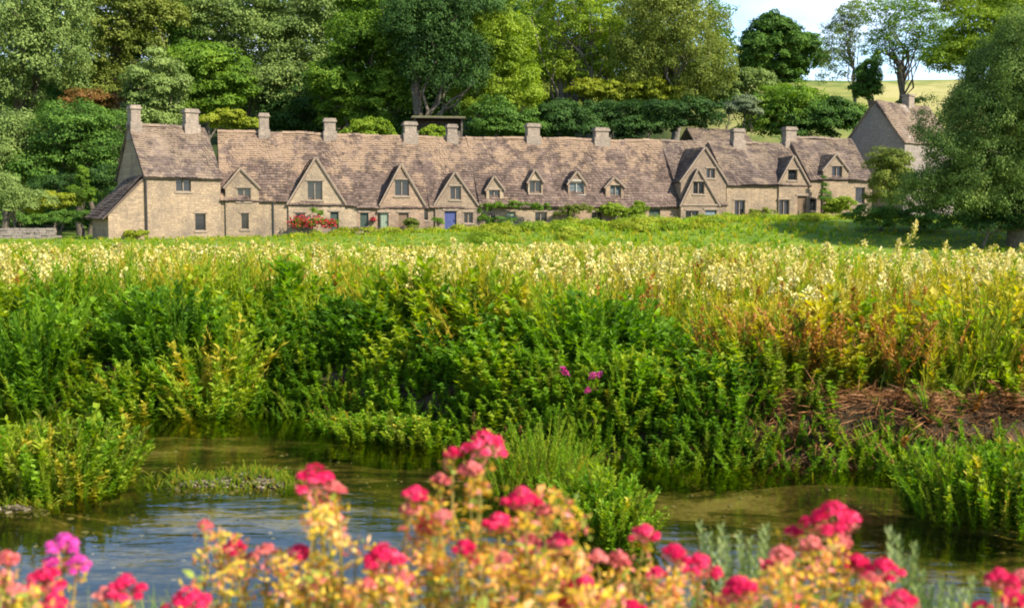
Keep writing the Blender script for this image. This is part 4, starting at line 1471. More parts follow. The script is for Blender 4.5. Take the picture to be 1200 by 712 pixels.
rng = np.random.default_rng(77)
T_LEAF = [stem_tmpl(rng, 72, .135, .042, .08, 1.0, droop=.35) for _ in range(6)]
T_BUSHY = [stem_tmpl(rng, 100, .115, .075, .05, .45, droop=.4) for _ in range(5)]
T_PLUME = [stem_tmpl(rng, 46, .115, .042, .08, 1.0, plume=64, plume_m=CR, ps=.042) for _ in range(6)]
T_PLUMEF = [stem_tmpl(rng, 18, .18, .07, z0=.3, up=1.0, plume=36, plume_m=CR, ps=.07, pr=.12, phh=.3) for _ in range(6)]
T_LEAFF = [stem_tmpl(rng, 26, .19, .07, z0=.25, up=1.0, droop=.4) for _ in range(6)]
T_BROAD = [stem_tmpl(rng, 54, .19, .11, .05, .40, droop=.5, tip=.42) for _ in range(4)] + [stem_tmpl(rng, 70, .15, .12, .05, .3, droop=.6, tip=.3) for _ in range(3)]
T_DOCK = [stem_tmpl(rng, 16, .15, .05, plume=70, plume_m=RS, ps=.05, pr=.06, phh=.45) for _ in range(4)]
T_GRASS = [blade_tmpl(rng) for _ in range(5)]
T_GRASSF = [blade_tmpl(rng, 7, .07, .5) for _ in range(4)]


def spread(mb, temps, X, Y, hgt, leafm, rng, wide=1.0, lean=.16, sink=.03):
    N = len(X)
    Z = terrain(X, Y) - sink
    pos = np.stack([X, Y, Z], -1)
    rot = rng.uniform(0, 6.28, N)
    ln = rng.normal(0, lean, (N, 2))
    which = rng.integers(0, len(temps), N)
    for k, t in enumerate(temps):
        s = which == k
        scatter(mb, t, pos[s], rot[s], hgt[s], ln[s], leafm[s], (hgt[s] ** .55) * wide)


def pxof(X, Y):
    return 600 + F * X / Y


def pick(rng, probs):
    """probs (N, K) -> index per row"""
    c = np.cumsum(probs / probs.sum(1, keepdims=True), 1)
    return (rng.random((len(probs), 1)) > c).sum(1)


# --- river bank: leafy growth in fanned-out mounds on the first metres of the far bank
rng = np.random.default_rng(5)
mb = MB()
NC = 215
cx = rng.uniform(-9.5, 9.0, NC)
cd = .12 + 3.5 * rng.random(NC) ** .95
cy = bank_y(cx) + cd
cpx = pxof(cx, cy)
cr = smooth(830, 930, cpx)
ch = (.36 + .92 * smooth(.1, 3.0, cd)) * rng.uniform(.6, 1.3, NC)
crad = rng.uniform(.38, .80, NC) * (.7 + .5 * smooth(0, 2, cd))
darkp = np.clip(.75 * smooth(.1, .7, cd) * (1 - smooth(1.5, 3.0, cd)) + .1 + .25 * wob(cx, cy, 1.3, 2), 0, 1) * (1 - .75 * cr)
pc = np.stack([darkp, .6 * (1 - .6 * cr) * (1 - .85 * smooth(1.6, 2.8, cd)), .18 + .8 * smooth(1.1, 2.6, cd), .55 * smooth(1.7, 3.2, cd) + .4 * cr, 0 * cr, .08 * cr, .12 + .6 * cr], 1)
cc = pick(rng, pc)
skip = (cd < 1.45) & (cx > 2.7) & (rng.random(NC) < .9)
ci = np.repeat(np.arange(NC)[~skip], 50)
N = len(ci)
a_, r_ = rng.uniform(0, 6.28, N), np.sqrt(rng.random(N))
X = cx[ci] + np.cos(a_) * r_ * crad[ci]
Y = np.maximum(cy[ci] + np.sin(a_) * r_ * crad[ci], bank_y(cx[ci]) - .1)
hgt = np.maximum(.16, ch[ci] * (1 - .58 * r_ ** 2) * rng.uniform(.78, 1.1, N))
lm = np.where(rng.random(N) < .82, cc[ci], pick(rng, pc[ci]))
ln = np.stack([np.cos(a_) * r_ * .55, np.sin(a_) * r_ * .5 - .12 * (1 - smooth(.5, 2, cd[ci]))], -1) + rng.normal(0, .13, (N, 2))
pos = np.stack([X, Y, terrain(X, Y) - .03], -1)
rot = rng.uniform(0, 6.28, N)
ctype = rng.random(NC)[ci]
typ = np.where(ctype < .16, 0, np.where(ctype < .34 + .3 * smooth(2, 3.4, cd[ci]), 1, np.where(ctype < .93, 3, 2)))
for q, (temps, wd_) in enumerate(((T_BUSHY, 1.15), (T_LEAF, 1.15), (T_GRASS, .8), (T_BROAD, 1.0))):
    wh = rng.integers(0, len(temps), N)
    for k, t in enumerate(temps):
        m_ = (typ == q) & (wh == k)
        scatter(mb, t, pos[m_], rot[m_], hgt[m_] * (1, 1.05, .9, .95)[q], ln[m_], lm[m_], (hgt[m_] ** .5) * wd_)
# a lower storey so that no soil shows between the mounds
N = 2600
X = rng.uniform(-9.5, 9, N)
d = rng.uniform(.1, 3.4, N)
Y = bank_y(X) + d
ok = (smooth(830, 930, pxof(X, Y)) < .5) | (d > 1.1)
X, Y, d = X[ok], Y[ok], d[ok]
lm = pick(rng, np.tile([.45, .5, .12, 0, 0, 0, .15, 0], (len(X), 1)))
spread(mb, T_BROAD + T_BUSHY, X, Y, (.28 + .12 * d) * rng.uniform(.7, 1.25, len(X)), lm, rng, 1.0, .25)
N = 230
X = np.concatenate([rng.normal(3.6, .55, N // 2), rng.normal(5.0, .7, N - N // 2)])
Y = bank_y(X) + rng.uniform(1.0, 2.6, N)
lm = pick(rng, np.tile([0, 0, .15, .4, 0, .5, .2, .1], (N, 1)))
sel = rng.random(N) < .4
hq = rng.uniform(.6, 1.05, N)
spread(mb, T_DOCK, X[sel], Y[sel], hq[sel], lm[sel], rng, 1.0, .2)
spread(mb, T_LEAF, X[~sel], Y[~sel], hq[~sel], lm[~sel], rng, 1.2, .2)
N = 90
X = rng.uniform(2.4, 7.5, N)
d = rng.uniform(.15, 1.1, N)
lm = pick(rng, np.tile([.35, .45, .1, 0, 0, .12, .3, .2], (N, 1)))
spread(mb, T_BROAD + T_GRASS, X, bank_y(X) + d, rng.uniform(.15, .42, N), lm, rng, 1.0, .5)
# low growth hanging over the waterline
N = 1300
X = rng.uniform(-9.5, 8.5, N)
Y = bank_y(X) + rng.uniform(-.22, .25, N)
lm = pick(rng, np.tile([.25, .55, .25, 0, 0, 0, .1, .05], (N, 1)))
spread(mb, T_BUSHY, X, Y, rng.uniform(.22, .5, N), lm, rng, 1.1, .3, -.02)
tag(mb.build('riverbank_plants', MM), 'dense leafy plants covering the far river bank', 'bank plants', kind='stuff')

# --- meadow behind
mb = MB()
N = 7600
Y = rng.uniform(16.2, 29, N)
X = rng.uniform(-.56, .56, N) * Y
keep = Y > bank_y(X) + 2.7
X, Y = X[keep], Y[keep]
N = len(X)
px = pxof(X, Y)
pt = wob(X, Y, 1.6)
pt2 = wob(X, Y, .9, 3)
right = smooth(820, 930, px)
hgt = (1.26 - .015 * (Y - 16)) * (1 + .2 * pt) * rng.uniform(.62, 1.2, N)
hgt *= 1 - .1 * smooth(900, 1000, px)
plume = rng.random(N) < np.clip(.14 + .32 * wob(X, Y, 1.9, 8), .02, 1)
pr = np.stack([.05 * np.clip(-pt2, 0, 1), .22 * np.clip(.5 - pt2, 0, 1), .8 * np.ones(N), .7 + .4 * pt2, np.zeros(N), .10 * right + .03, .20 + .1 * right], 1)
lm = pick(rng, np.clip(pr, 0, 1))
dock = (rng.random(N) < .05 + .13 * right * (Y < 22)) & ~plume
gold = rng.random(N) < .35 * right
lm = np.where(gold, YL, lm)
rest = ~plume & ~dock
lf = rest & (rng.random(N) < .82)
gs = rest & ~lf
spread(mb, T_PLUME, X[plume], Y[plume], hgt[plume] * 1.08, lm[plume], rng)
spread(mb, T_DOCK, X[dock], Y[dock], hgt[dock] * .9, lm[dock], rng)
spread(mb, T_LEAF, X[lf], Y[lf], hgt[lf], lm[lf], rng, 1.15, .16)
spread(mb, T_GRASS, X[gs], Y[gs], hgt[gs] * .95, lm[gs], rng, 1.1)
# further off
N = 18000
Y = 28 + 33 * rng.random(N) ** .85
X = rng.uniform(-.56, .56, N) * Y
px = pxof(X, Y)
keep = Y < 60 - 25 * smooth(900, 1030, px) + 2 * wob(X, Y, 4)
X, Y = X[keep], Y[keep]
N = len(X)
px = pxof(X, Y)
pt2 = wob(X, Y, 3.2, 4)
pt = wob(X, Y, 2.2, 6)
hgt = (1.10 - .013 * (Y - 28)) * (1 + .2 * pt) * rng.uniform(.62, 1.2, N)
plume = rng.random(N) < np.clip(.10 + .26 * pt2, .015, 1)
pr = np.stack([np.zeros(N), .12 * np.ones(N), .8 * np.ones(N), .55 + .4 * pt2, np.zeros(N), .03 * np.ones(N), .12 * np.ones(N)], 1)
lm = pick(rng, np.clip(pr, 0, 1))
spread(mb, T_PLUMEF, X[plume], Y[plume], hgt[plume] * 1.08, lm[plume], rng, 1.25)
gs = ~plume & (rng.random(N) < .4)
lf = ~plume & ~gs
spread(mb, T_LEAFF, X[lf], Y[lf], hgt[lf], lm[lf], rng, 1.25)
spread(mb, T_GRASSF, X[gs], Y[gs], hgt[gs], lm[gs], rng, 1.5)
tag(mb.build('meadow_plants', MM), 'tall yellowing meadow of cream plumes and grasses', 'meadow plants', kind='stuff')

# --- short grass of the lawn and garden ground
mb = MB()
N = 14000
Y = rng.uniform(36, 84, N)
X = rng.uniform(-.52, .56, N) * Y
px = pxof(X, Y)
keep = (Y > 58 - 25 * smooth(900, 1030, px)) & (Y < np.array([min(rowY(p_), 93) for p_ in px]) - .8) & ~((px > 940) & (px < 1003) & (Y > 79))
X, Y = X[keep], Y[keep]
lm = pick(rng, np.tile([0, .2, .7, .22], (len(X), 1)))
px = pxof(X, Y)
tall = (1 - smooth(930, 1000, px)) * (.1 + .6 * smooth(560, 700, px))
spread(mb, T_GRASSF, X, Y, rng.uniform(.14, .3, len(X)) + tall * (.30 + .22 * wob(X, Y, 3.0, 5)) * (Y > 57) * rng.uniform(.3, 1.3, len(X)), lm, rng, 1.2)
tag(mb.build('lawn_grass', MM), 'short bright grass between the meadow and the cottages', 'grass', kind='stuff')

# --- dead brown stems lying on the bare bank at the right
mb = MB()
N = 8000
X = rng.uniform(2.2, 7.8, N)
d = rng.uniform(.05, 1.3, N)
Y = bank_y(X) + d
P = np.stack([X, Y, terrain(X, Y) + rng.uniform(.0, .12, N)], -1)
D = np.stack([rng.normal(0, 1, N), rng.normal(-.4, .5, N), rng.normal(-.1, .3, N) - .7 * (d < .45)], -1)
kites(mb, P, D, unit(rng, N) + np.array([0, -.6, .8]), rng.uniform(.12, .38, N), rng.uniform(.008, .018, N), 0)
tag(mb.build('dry_bank_litter', [M_BR]), 'dry brown stems matted on the bare right bank', 'dry stems', kind='stuff')

# --- gravel bar and water weed in the river
mb = MB()
N = 1500
X = np.concatenate([rng.normal(-3.2, .75, N), rng.normal(-4.7, .6, 500), rng.normal(3.2, 1.1, 400)])
Y = np.concatenate([rng.normal(11.68, .34, N), rng.normal(10.7, .2, 500), rng.normal(11.95, .12, 400)])
Z = terrain(X, Y)
s = Z > -.05
k_ = np.arange(len(X))
X = np.concatenate([X[s], rng.uniform(-6.5, 6, 700)])
Y = np.concatenate([Y[s], rng.uniform(9.0, 14.8, 700)])
Z = terrain(X, Y)
s = Z < .2
X, Y, Z = X[s], Y[s], Z[s]
an = np.arange(7) * 2 * math.pi / 7
ico = np.concatenate([[(0, 0, .62)], np.stack([np.cos(an) * .62, np.sin(an) * .62, np.full(7, .5)], -1), np.stack([np.cos(an + .3), np.sin(an + .3), np.full(7, .1)], -1), np.stack([np.cos(an) * .8, np.sin(an) * .8, np.full(7, -.3)], -1)])
tri = []
for q in range(7):
    q1 = (q + 1) % 7
    tri += [(0, 1 + q, 1 + q1), (1 + q, 8 + q, 1 + q1), (8 + q, 8 + q1, 1 + q1), (8 + q, 15 + q, 15 + q1), (8 + q, 15 + q1, 8 + q1)]
tri = np.array(tri)
sz = np.where(Z > -.08, rng.uniform(.012, .034, len(X)), rng.uniform(.012, .04, len(X)))
V = np.stack([X, Y, Z], -1)[:, None] + ico[None] * (sz[:, None] * rng.uniform(.6, 1.3, (len(X), 3)))[:, None, :]
mb.add(V.reshape(-1, 3), (np.arange(len(X))[:, None, None] * 22 + tri[None]).reshape(-1, 3), 0)
PEB = leaf_mat('pebbles', [(.05, .04, .02), (.11, .085, .05), (.19, .15, .095), (.29, .235, .165)], .0, 2.0)
tag(mb.build('gravel', [PEB]), 'pale pebbles on the gravel bar and river bed', 'gravel', kind='stuff')
mb = MB()
N = 1300
X = np.concatenate([rng.normal(-2.8, .95, N), rng.normal(-4.9, .5, 240), rng.normal(3.0, 1.6, 200)])
Y = np.concatenate([rng.normal(11.8, .38, N), rng.normal(10.9, .2, 240), rng.normal(12.0, .15, 200)])
s = terrain(X, Y) > -.09
lm = pick(rng, np.tile([0, .2, .6, .45, 0, 0, .2], (s.sum(), 1)))
spread(mb, T_BUSHY, X[s], Y[s], rng.uniform(.05, .14, s.sum()), lm, rng, .6, .5, 0)
tag(mb.build('water_weed', MM), 'low bright water weed spread over the gravel bar', 'water weed', kind='stuff')

# --- clumps standing in the river
def clump(name, label, parts, temps, probs, seed, hgt, wide=.9, group=None, cat='plant', sink=.3):
    """parts: (px, py at the water, rx px, depth m, n)"""
    rng = np.random.default_rng(seed)
    c0 = on_level(parts[0][0], parts[0][1], 0)
    root = thing(name, label, cat, (c0.x, c0.y, -.2), 0, group)
    mb = MB()
    for (px_, py_, rx, dep, n, hs) in parts:
        c = on_level(px_, py_, 0)
        a, r = rng.uniform(0, 6.28, n), np.sqrt(rng.random(n))
        X = c.x + np.cos(a) * r * rx * c.y / F
        Y = c.y + np.sin(a) * r * dep
        hh = hgt * hs * (1 - .45 * r ** 2) * rng.uniform(.7, 1.15, n)
        lm = pick(rng, np.tile(probs, (n, 1)))
        pos = np.stack([X - c0.x, Y - c0.y, np.full(n, .12)], -1)
        rot = rng.uniform(0, 6.28, n)
        ln = np.stack([np.cos(a) * r * .4, np.sin(a) * r * .4], -1) + rng.normal(0, .15, (n, 2))
        wh = rng.integers(0, len(temps), n)
        for k, t in enumerate(temps):
            s = wh == k
            scatter(mb, t, pos[s], rot[s], hh[s], ln[s], lm[s], (hh[s] ** .55) * wide)
    mb.build('foliage', MM, root)
    return root


RC = 'leafy clumps standing in the river'
clump('water_plant', 'wide light green clump in the water at the left edge', [(70, 568, 78, .75, 260, 1), (10, 572, 60, .7, 200, .95), (115, 560, 42, .6, 110, .8)], T_BUSHY + T_BROAD + T_LEAF, [0, .35, .55, .12, 0, 0, .3], 301, .78, .72, RC)
clump('water_plant', 'tall grassy clump behind the biggest crimson flower head', [(640, 570, 52, .5, 200, 1), (600, 575, 30, .4, 70, .8)], T_LEAF + T_BUSHY, [0, .45, .6, .1, 0, 0, .2], 302, .74, .62, RC)
clump('water_plant', 'rounded green clump right of the yellow flower foliage', [(705, 628, 50, .45, 230, 1), (735, 632, 26, .35, 70, .75)], T_BUSHY + T_BROAD, [.05, .55, .45, .03, 0, 0, .15], 303, .66, .55, RC)
clump('water_plant', 'upright green clump in the water at the right edge', [(1110, 600, 42, .5, 150, 1), (1165, 606, 50, .5, 220, 1), (1210, 600, 40, .5, 120, 1.05)], T_LEAF + T_BUSHY + T_BROAD, [.1, .6, .4, .04, 0, 0, .2], 304, .72, .62, RC)
clump('water_plant', 'low pale green clump trailing from the bank left of centre', [(440, 512, 55, .35, 130, .55), (490, 518, 40, .35, 90, .6), (395, 505, 30, .3, 60, .5)], T_BROAD, [.0, .45, .5, .05, 0, 0, .2], 305, .7, .8, RC)


def bank_clump(name, label, px_, py_, Y, rx, h_px, n, temps, probs, seed, wide=.8, group='leafy mounds on the river bank', cat='plant'):
    """py_ = top of the clump in the photo"""
    rng = np.random.default_rng(seed)
    c = at(px_, py_, Y)
    root = thing(name, label, cat, (c.x, Y, tz(c.x, Y) - .05), 0, group)
    H = c.z - tz(c.x, Y)
    a, r = rng.uniform(0, 6.28, n), np.sqrt(rng.random(n))
    rr = rx * Y / F
    pos = np.stack([np.cos(a) * r * rr, np.sin(a) * r * min(rr, .5), np.zeros(n)], -1)
    pos[:, 2] = terrain(pos[:, 0] + c.x, pos[:, 1] + Y) - root.location.z - .03
    hh = np.maximum(.25, H * (1 - .5 * r ** 2) * rng.uniform(.65, 1.1, n))
    lm = pick(rng, np.tile(probs, (n, 1)))
    ln = np.stack([np.cos(a) * r * .5, np.sin(a) * r * .4], -1) + rng.normal(0, .12, (n, 2))
    rot = rng.uniform(0, 6.28, n)
    wh = rng.integers(0, len(temps), n)
    mb = MB()
    for k, t in enumerate(temps):
        s = wh == k
        scatter(mb, t, pos[s], rot[s], hh[s], ln[s], lm[s], (hh[s] ** .55) * wide)
    mb.build('foliage', MM, root)
    return root, c


bank_clump('bank_plant', 'pale tipped leafy mound left of centre on the bank', 250, 385, 16.1, 42, 0, 150, T_BROAD + T_LEAF, [0, .35, .8, .25], 401)
bank_clump('bank_plant', 'bright green mound at the waterline near the left', 160, 430, 16.1, 50, 0, 150, T_BROAD, [0, .6, .6, .05], 402)
bank_clump('bank_plant', 'dark tall leafy mound at the left edge', 40, 345, 16.7, 45, 0, 130, T_LEAF + T_BROAD, [.6, .5, .05], 403)
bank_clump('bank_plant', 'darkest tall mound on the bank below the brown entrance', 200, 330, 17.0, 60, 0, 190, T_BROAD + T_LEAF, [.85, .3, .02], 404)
bank_clump('bank_plant', 'broad dark mound right of centre above the pink flower', 700, 335, 15.0, 70, 0, 190, T_LEAF + T_BROAD, [.75, .4, .05], 405)
bank_clump('bank_plant', 'fresh green mound overhanging the water right of centre', 735, 405, 13.5, 45, 0, 150, T_BROAD + T_BUSHY, [.05, .6, .55, .05], 406)
bank_clump('bank_plant', 'low round green mound above the trailing clump', 430, 430, 15.6, 45, 0, 140, T_BROAD, [.05, .7, .5, .05], 407)
bank_clump('bank_plant', 'dark arching mound beside the bare earth bank', 850, 420, 13.1, 40, 0, 120, T_LEAF + T_BROAD, [.5, .5, .1], 408)
bank_clump('bank_plant', 'green fern-like tuft hanging over the bare bank', 1040, 515, 12.45, 28, 0, 50, T_BUSHY + T_GRASS, [.3, .7, .1], 409)
bank_clump('bank_plant', 'tall olive stems at the right edge above the brown litter', 1150, 335, 13.7, 70, 0, 160, T_LEAF, [0, .25, .4, .35, 0, .1, .6], 410)
bank_clump('bank_plant', 'rust tinged docks right of centre above the bare bank', 935, 355, 14.2, 80, 0, 110, T_DOCK + T_LEAF + T_LEAF, [0, .2, .3, .4, 0, .26, .4], 411)
bank_clump('bank_plant', 'orange brown docks left of the olive stems', 1050, 365, 14.2, 60, 0, 90, T_DOCK + T_LEAF + T_LEAF, [0, .2, .3, .4, 0, .28, .4], 412)
# the willowherb with pink flowers
T_PINK = [stem_tmpl(np.random.default_rng(9 + i), 36, .17, .05, plume=80, plume_m=PK, ps=.05, pr=.07, phh=.12) for i in range(3)]
bank_clump('willowherb', 'plant with pink flowers in the middle of the bank', 681, 412, 13.3, 5, 0, 7, T_PINK, [.2, .7, .1], 413, group=None, cat='flower')

# tall plume spires standing above the lawn on the right
for i, (px_, py_, lab) in enumerate(((1035, 268, 'cream plume spire left of the forked one above the lawn'), (1085, 270, 'forked cream plume spire rising above the lawn'), (1163, 277, 'rightmost cream plume spire rising above the lawn'), (978, 284, 'brownish plume spire below the sandy path'))):
    bank_clump('meadow_plume', lab, px_, py_, 19.0, 10, 0, 7, T_PLUME, [0, 0, .3, .7], 420 + i, .8, 'plume spires above the lawn', 'plant')

# ------------------------------------------------------------------ valerian in the foreground
V_ST = leaf_mat('valerian stems', [(.18, .17, .03), (.32, .26, .06), (.42, .30, .10)], .2, 4)
V_YL = leaf_mat('valerian yellow leaves', [(.42, .30, .03), (.66, .45, .035), (.80, .56, .06), (.84, .66, .22)], .45, 3)
V_OR = leaf_mat('valerian orange leaves', [(.48, .22, .03), (.68, .31, .06), (.80, .40, .12), (.82, .52, .25)], .45, 3)
V_GR = leaf_mat('valerian green leaves', [(.14, .22, .03), (.24, .32, .05), (.36, .42, .08)], .42, 3)
V_CR = leaf_mat('crimson petals', [(.42, .006, .045), (.60, .010, .075), (.74, .03, .13), (.82, .15, .24)], .35, 14)
V_MG = leaf_mat('magenta petals', [(.46, .02, .20), (.62, .06, .34), (.72, .16, .46)], .3, 14)
V_SA = leaf_mat('salmon buds', [(.50, .08, .09), (.66, .18, .16), (.74, .32, .26)], .3, 14)


def big_leaves(mb, P, D, N, l, wd, m):
    """ovate leaves with a curved midrib: three quads each side by side along the leaf"""
    D = D / np.linalg.norm(D, axis=1, keepdims=True)
    S = np.cross(D, N)
    S /= np.linalg.norm(S, axis=1, keepdims=True) + 1e-9
    U = np.cross(S, D)
    l, wd = l[:, None], wd[:, None]
    rows = []
    for t, q, c in ((0, .12, 0), (.3, .9, .05), (.62, .8, .02), (1, .04, -.14)):
        mid = P + D * l * t + U * l * c
        e = U * wd * .12 * q
        rows += [mid - S * wd * .5 * q + e, mid + S * wd * .5 * q + e]
    V = np.stack(rows, 1)
    k = len(P)
    f = np.array([(0, 1, 3, 2), (2, 3, 5, 4), (4, 5, 7, 6)])
    Fc = (np.arange(k)[:, None, None] * 8 + f).reshape(-1, 4)
    mb.add(V.reshape(-1, 3), Fc, np.repeat(m, 3) if not np.isscalar(m) else m)


def head_mesh(rng, r, full=1.0):
    """a domed cluster of many tiny five-petalled flowers on short branchlets"""
    mb = MB()
    k = int(5 + r * 90)
    subs = [(np.zeros(3), .85)]
    for i in range(k):
        a = i * 2.4
        q = rng.uniform(.45, 1.08)
        subs.append((np.array((math.cos(a) * q, math.sin(a) * q, -.55 * q * q + rng.uniform(-.12, .14))), rng.uniform(.32, .56)))
    for c, s in subs:
        nf = int((46 * s + 14) * full)
        if not nf:
            continue
        d = unit(rng, nf)
        d[:, 2] = np.abs(d[:, 2]) * 1.0 - .25
        P = (c + d * s * .62 * rng.uniform(.75, 1.1, (nf, 1))) * r
        nrm = d + np.array([0, 0, .35])
        nrm /= np.linalg.norm(nrm, axis=1, keepdims=True)
        t1 = np.cross(nrm, unit(rng, nf))
        t1 /= np.linalg.norm(t1, axis=1, keepdims=True) + 1e-9
        t2 = np.cross(nrm, t1)
        for p5 in range(5):
            an = p5 * 1.2566
            D = t1 * math.cos(an) + t2 * math.sin(an) + nrm * .3
            kites(mb, P, D, nrm, .0062 * rng.uniform(.8, 1.3, nf), .0048, 0)
        # stalks below
        mb.tube([(0, 0, -r * 1.1), c * r * .5 - np.array((0, 0, r * .3)), c * r], [.0016, .0012, .0010], 4, 1)
    # buds and calyces under the dome
    nb = 70
    a, q = rng.uniform(0, 6.28, nb), rng.uniform(.25, 1.0, nb)
    P = np.stack([np.cos(a) * q, np.sin(a) * q, -.5 - .7 * rng.random(nb) * (1 - .4 * q)], -1) * r
    kites(mb, P, unit(rng, nb) * .6 + np.array([0, 0, 1.0]), unit(rng, nb), .013, .006, 2)
    return mb


def valerian(label, Y, heads, fol, seed, group='valerian plants along the near bank', mixp=(.56, .28, .16), basepx=None):
    """heads: (px, py, r_px, colour); fol: (px, half-width px, top py, n stems)"""
    rng = np.random.default_rng(seed)
    cx = basepx if basepx is not None else fol[0]
    bx = at(cx, 500, Y).x
    bz = tz(bx, Y) - .03
    root = thing('valerian_plant', label, 'flowering plant', (bx, Y, bz), 0, group)
    o = np.array((bx, Y, bz))
    sb, lb = MB(), MB()

    def stem(tip, rad=.0032, leaves=9, top_leaf=.93, sz=.05, m=None):
        b = np.array((rng.normal(0, .05) + tip[0] * .35, rng.normal(0, .05) + tip[1] * .3, 0))
        pth = limb_path(b, tip, rng, 7, .012)
        pth[1:-1, :2] += (b[:2] - tip[:2]) * np.sin(np.linspace(0, math.pi, 7))[1:-1, None] * -.05
        sb.tube(pth, np.linspace(rad * 1.3, rad * .7, 7), 5)
        tt = np.linspace(.35, top_leaf, leaves)
        tt = np.repeat(tt, 2)
        k = len(tt)
        pos = np.stack([np.interp(tt, np.linspace(0, 1, 7), pth[:, i]) for i in range(3)], -1)
        a = np.repeat(np.arange(leaves) * 1.57 + rng.uniform(0, 6), 2) + np.tile([0, math.pi], leaves) + rng.normal(0, .35, k)
        D = np.stack([np.cos(a), np.sin(a), rng.uniform(.05, .9, k)], -1)
        N = np.stack([-np.cos(a) * .5, -np.sin(a) * .5, np.ones(k)], -1) + rng.normal(0, .25, (k, 3))
        l = sz * rng.uniform(.55, 1.2, k) * (1.15 - .55 * tt)
        if m is None:
            w3 = (np.array(mixp) + (0, 0, .14)) * rng.uniform(.2, 2.0, 3)
            mi = rng.choice(3, k, p=w3 / w3.sum())
        else:
            mi = np.full(k, m)
        big_leaves(lb, pos, D, N, l, l * rng.uniform(.38, .58, k), mi)
        # little seed heads and bracts near the tip
        nb = 22
        P = tip + rng.normal(0, .014, (nb, 3)) - np.array((0, 0, .02))
        kites(lb, P, unit(rng, nb) + np.array([0, 0, .8]), unit(rng, nb), .020 * rng.uniform(.6, 1.3, nb), .009, rng.choice(4, nb, p=(.34, .34, .14, .18)))

    for (px, py, rp, colr) in heads:
        yy = Y + rng.uniform(-.10, .10)
        c = np.array(at(px, py, yy))
        r = rp * yy / F
        stem(c - o - np.array((0, 0, r * 1.0)), .0034, 8, .9)
        hm = head_mesh(rng, r * (1.0 if colr == 's' else 1.08), .42 if colr == 's' else 1.0)
        hd = hm.build('flower_head', [{'c': V_CR, 'm': V_MG, 's': V_SA}[colr], V_ST, V_SA], root)
        hd.location = c - o
    px, hw, top, n = fol
    for i in range(int(n * .85)):
        u = rng.uniform(-1, 1)
        yy = Y + rng.uniform(-.22, .22)
        tpx = px + u * hw
        tpy = top + abs(u) ** 2 * 45 + rng.exponential(38)
        tpy = min(tpy, 735)
        c = np.array(at(tpx, tpy, yy))
        stem(c - o, .0028, 9, .99, .058)
    sb.build('stem', [V_ST], root, True)
    lb.build('leaves', [V_YL, V_OR, V_GR, V_SA], root)
    return root


valerian('tallest valerian with the big crimson head near the centre', 2.55, [(567, 513, 23, 'c'), (531, 528, 9, 'c'), (516, 558, 9, 's'), (552, 545, 13, 's')], (560, 75, 560, 22), 501, mixp=(.55, .3, .15))
valerian('valerian with a crimson head over yellow leaves left of the tallest', 2.6, [(369, 553, 24, 'c'), (392, 568, 11, 's'), (372, 580, 11, 's')], (388, 42, 585, 17), 502, mixp=(.7, .25, .05))
valerian('valerian with three crimson heads between the two tallest plants', 2.45, [(487, 574, 12, 'c'), (505, 607, 18, 'c'), (480, 592, 11, 's'), (520, 600, 9, 's')], (480, 48, 610, 17), 503)
valerian('valerian with two crimson heads in front of pale yellow foliage', 2.5, [(612, 578, 18, 'c'), (584, 607, 16, 'c'), (640, 595, 9, 's')], (640, 45, 570, 22), 504, mixp=(.8, .18, .02))
valerian('valerian with a large soft crimson head low beside the centre', 2.3, [(448, 646, 23, 'c'), (474, 672, 12, 's'), (430, 680, 10, 's')], (440, 55, 668, 20), 505)
valerian('valerian with small dark crimson heads below the tallest plant', 2.35, [(545, 637, 11, 'c'), (557, 653, 8, 'c'), (590, 650, 9, 's')], (560, 60, 640, 20), 506)
valerian('valerian with a fading salmon head beside the green clump', 2.4, [(620, 631, 16, 's'), (655, 628, 12, 'c'), (650, 640, 10, 's')], (640, 45, 640, 18), 507)
valerian('valerian with one dark crimson head between two yellow patches', 2.5, [(350, 643, 14, 'c'), (312, 640, 10, 's'), (330, 668, 8, 's')], (350, 48, 640, 19), 508, mixp=(.75, .2, .05))
valerian('valerian with one crimson head over peach leaves near the blue water', 2.6, [(275, 636, 13, 'c'), (240, 612, 8, 's'), (295, 650, 8, 's')], (265, 42, 622, 18), 509, mixp=(.4, .5, .1))
valerian('valerian with a magenta head rising over the blue water', 2.5, [(75, 631, 16, 'm'), (90, 655, 13, 'm'), (60, 655, 8, 'm')], (75, 38, 672, 8), 510, mixp=(.3, .4, .3))
valerian('valerian with crimson heads below the magenta one', 2.3, [(52, 673, 21, 'c'), (62, 700, 13, 'c')], (45, 48, 690, 9), 511, mixp=(.3, .4, .3))
valerian('valerian with salmon pink heads cut by the left edge', 2.4, [(8, 650, 13, 's'), (4, 672, 12, 's'), (18, 688, 11, 's')], (5, 30, 680, 8), 512, mixp=(.3, .5, .2))
valerian('valerian with one crimson head above fine green grass', 2.35, [(147, 681, 20, 'c'), (122, 692, 11, 's')], (145, 36, 700, 7), 513, mixp=(.3, .4, .3))
valerian('valerian with the low crimson head at the bottom of the frame', 2.2, [(221, 697, 24, 'c')], (225, 34, 705, 9), 514)
valerian('valerian with a small crimson head on a bare stem by the green clump', 2.6, [(755, 620, 14, 'c'), (725, 650, 14, 's'), (700, 648, 10, 's')], (735, 48, 655, 16), 515)
valerian('valerian with a pair of crimson heads left of the silvery spikes', 2.5, [(790, 643, 14, 'c'), (820, 655, 19, 'c'), (770, 668, 9, 'c')], (805, 42, 668, 18), 516)
valerian('valerian with scarlet heads low in front of the green clump', 2.3, [(683, 677, 13, 'c'), (664, 705, 10, 'c'), (740, 708, 14, 'c'), (705, 700, 12, 's')], (700, 56, 678, 18), 517, mixp=(.35, .5, .15))
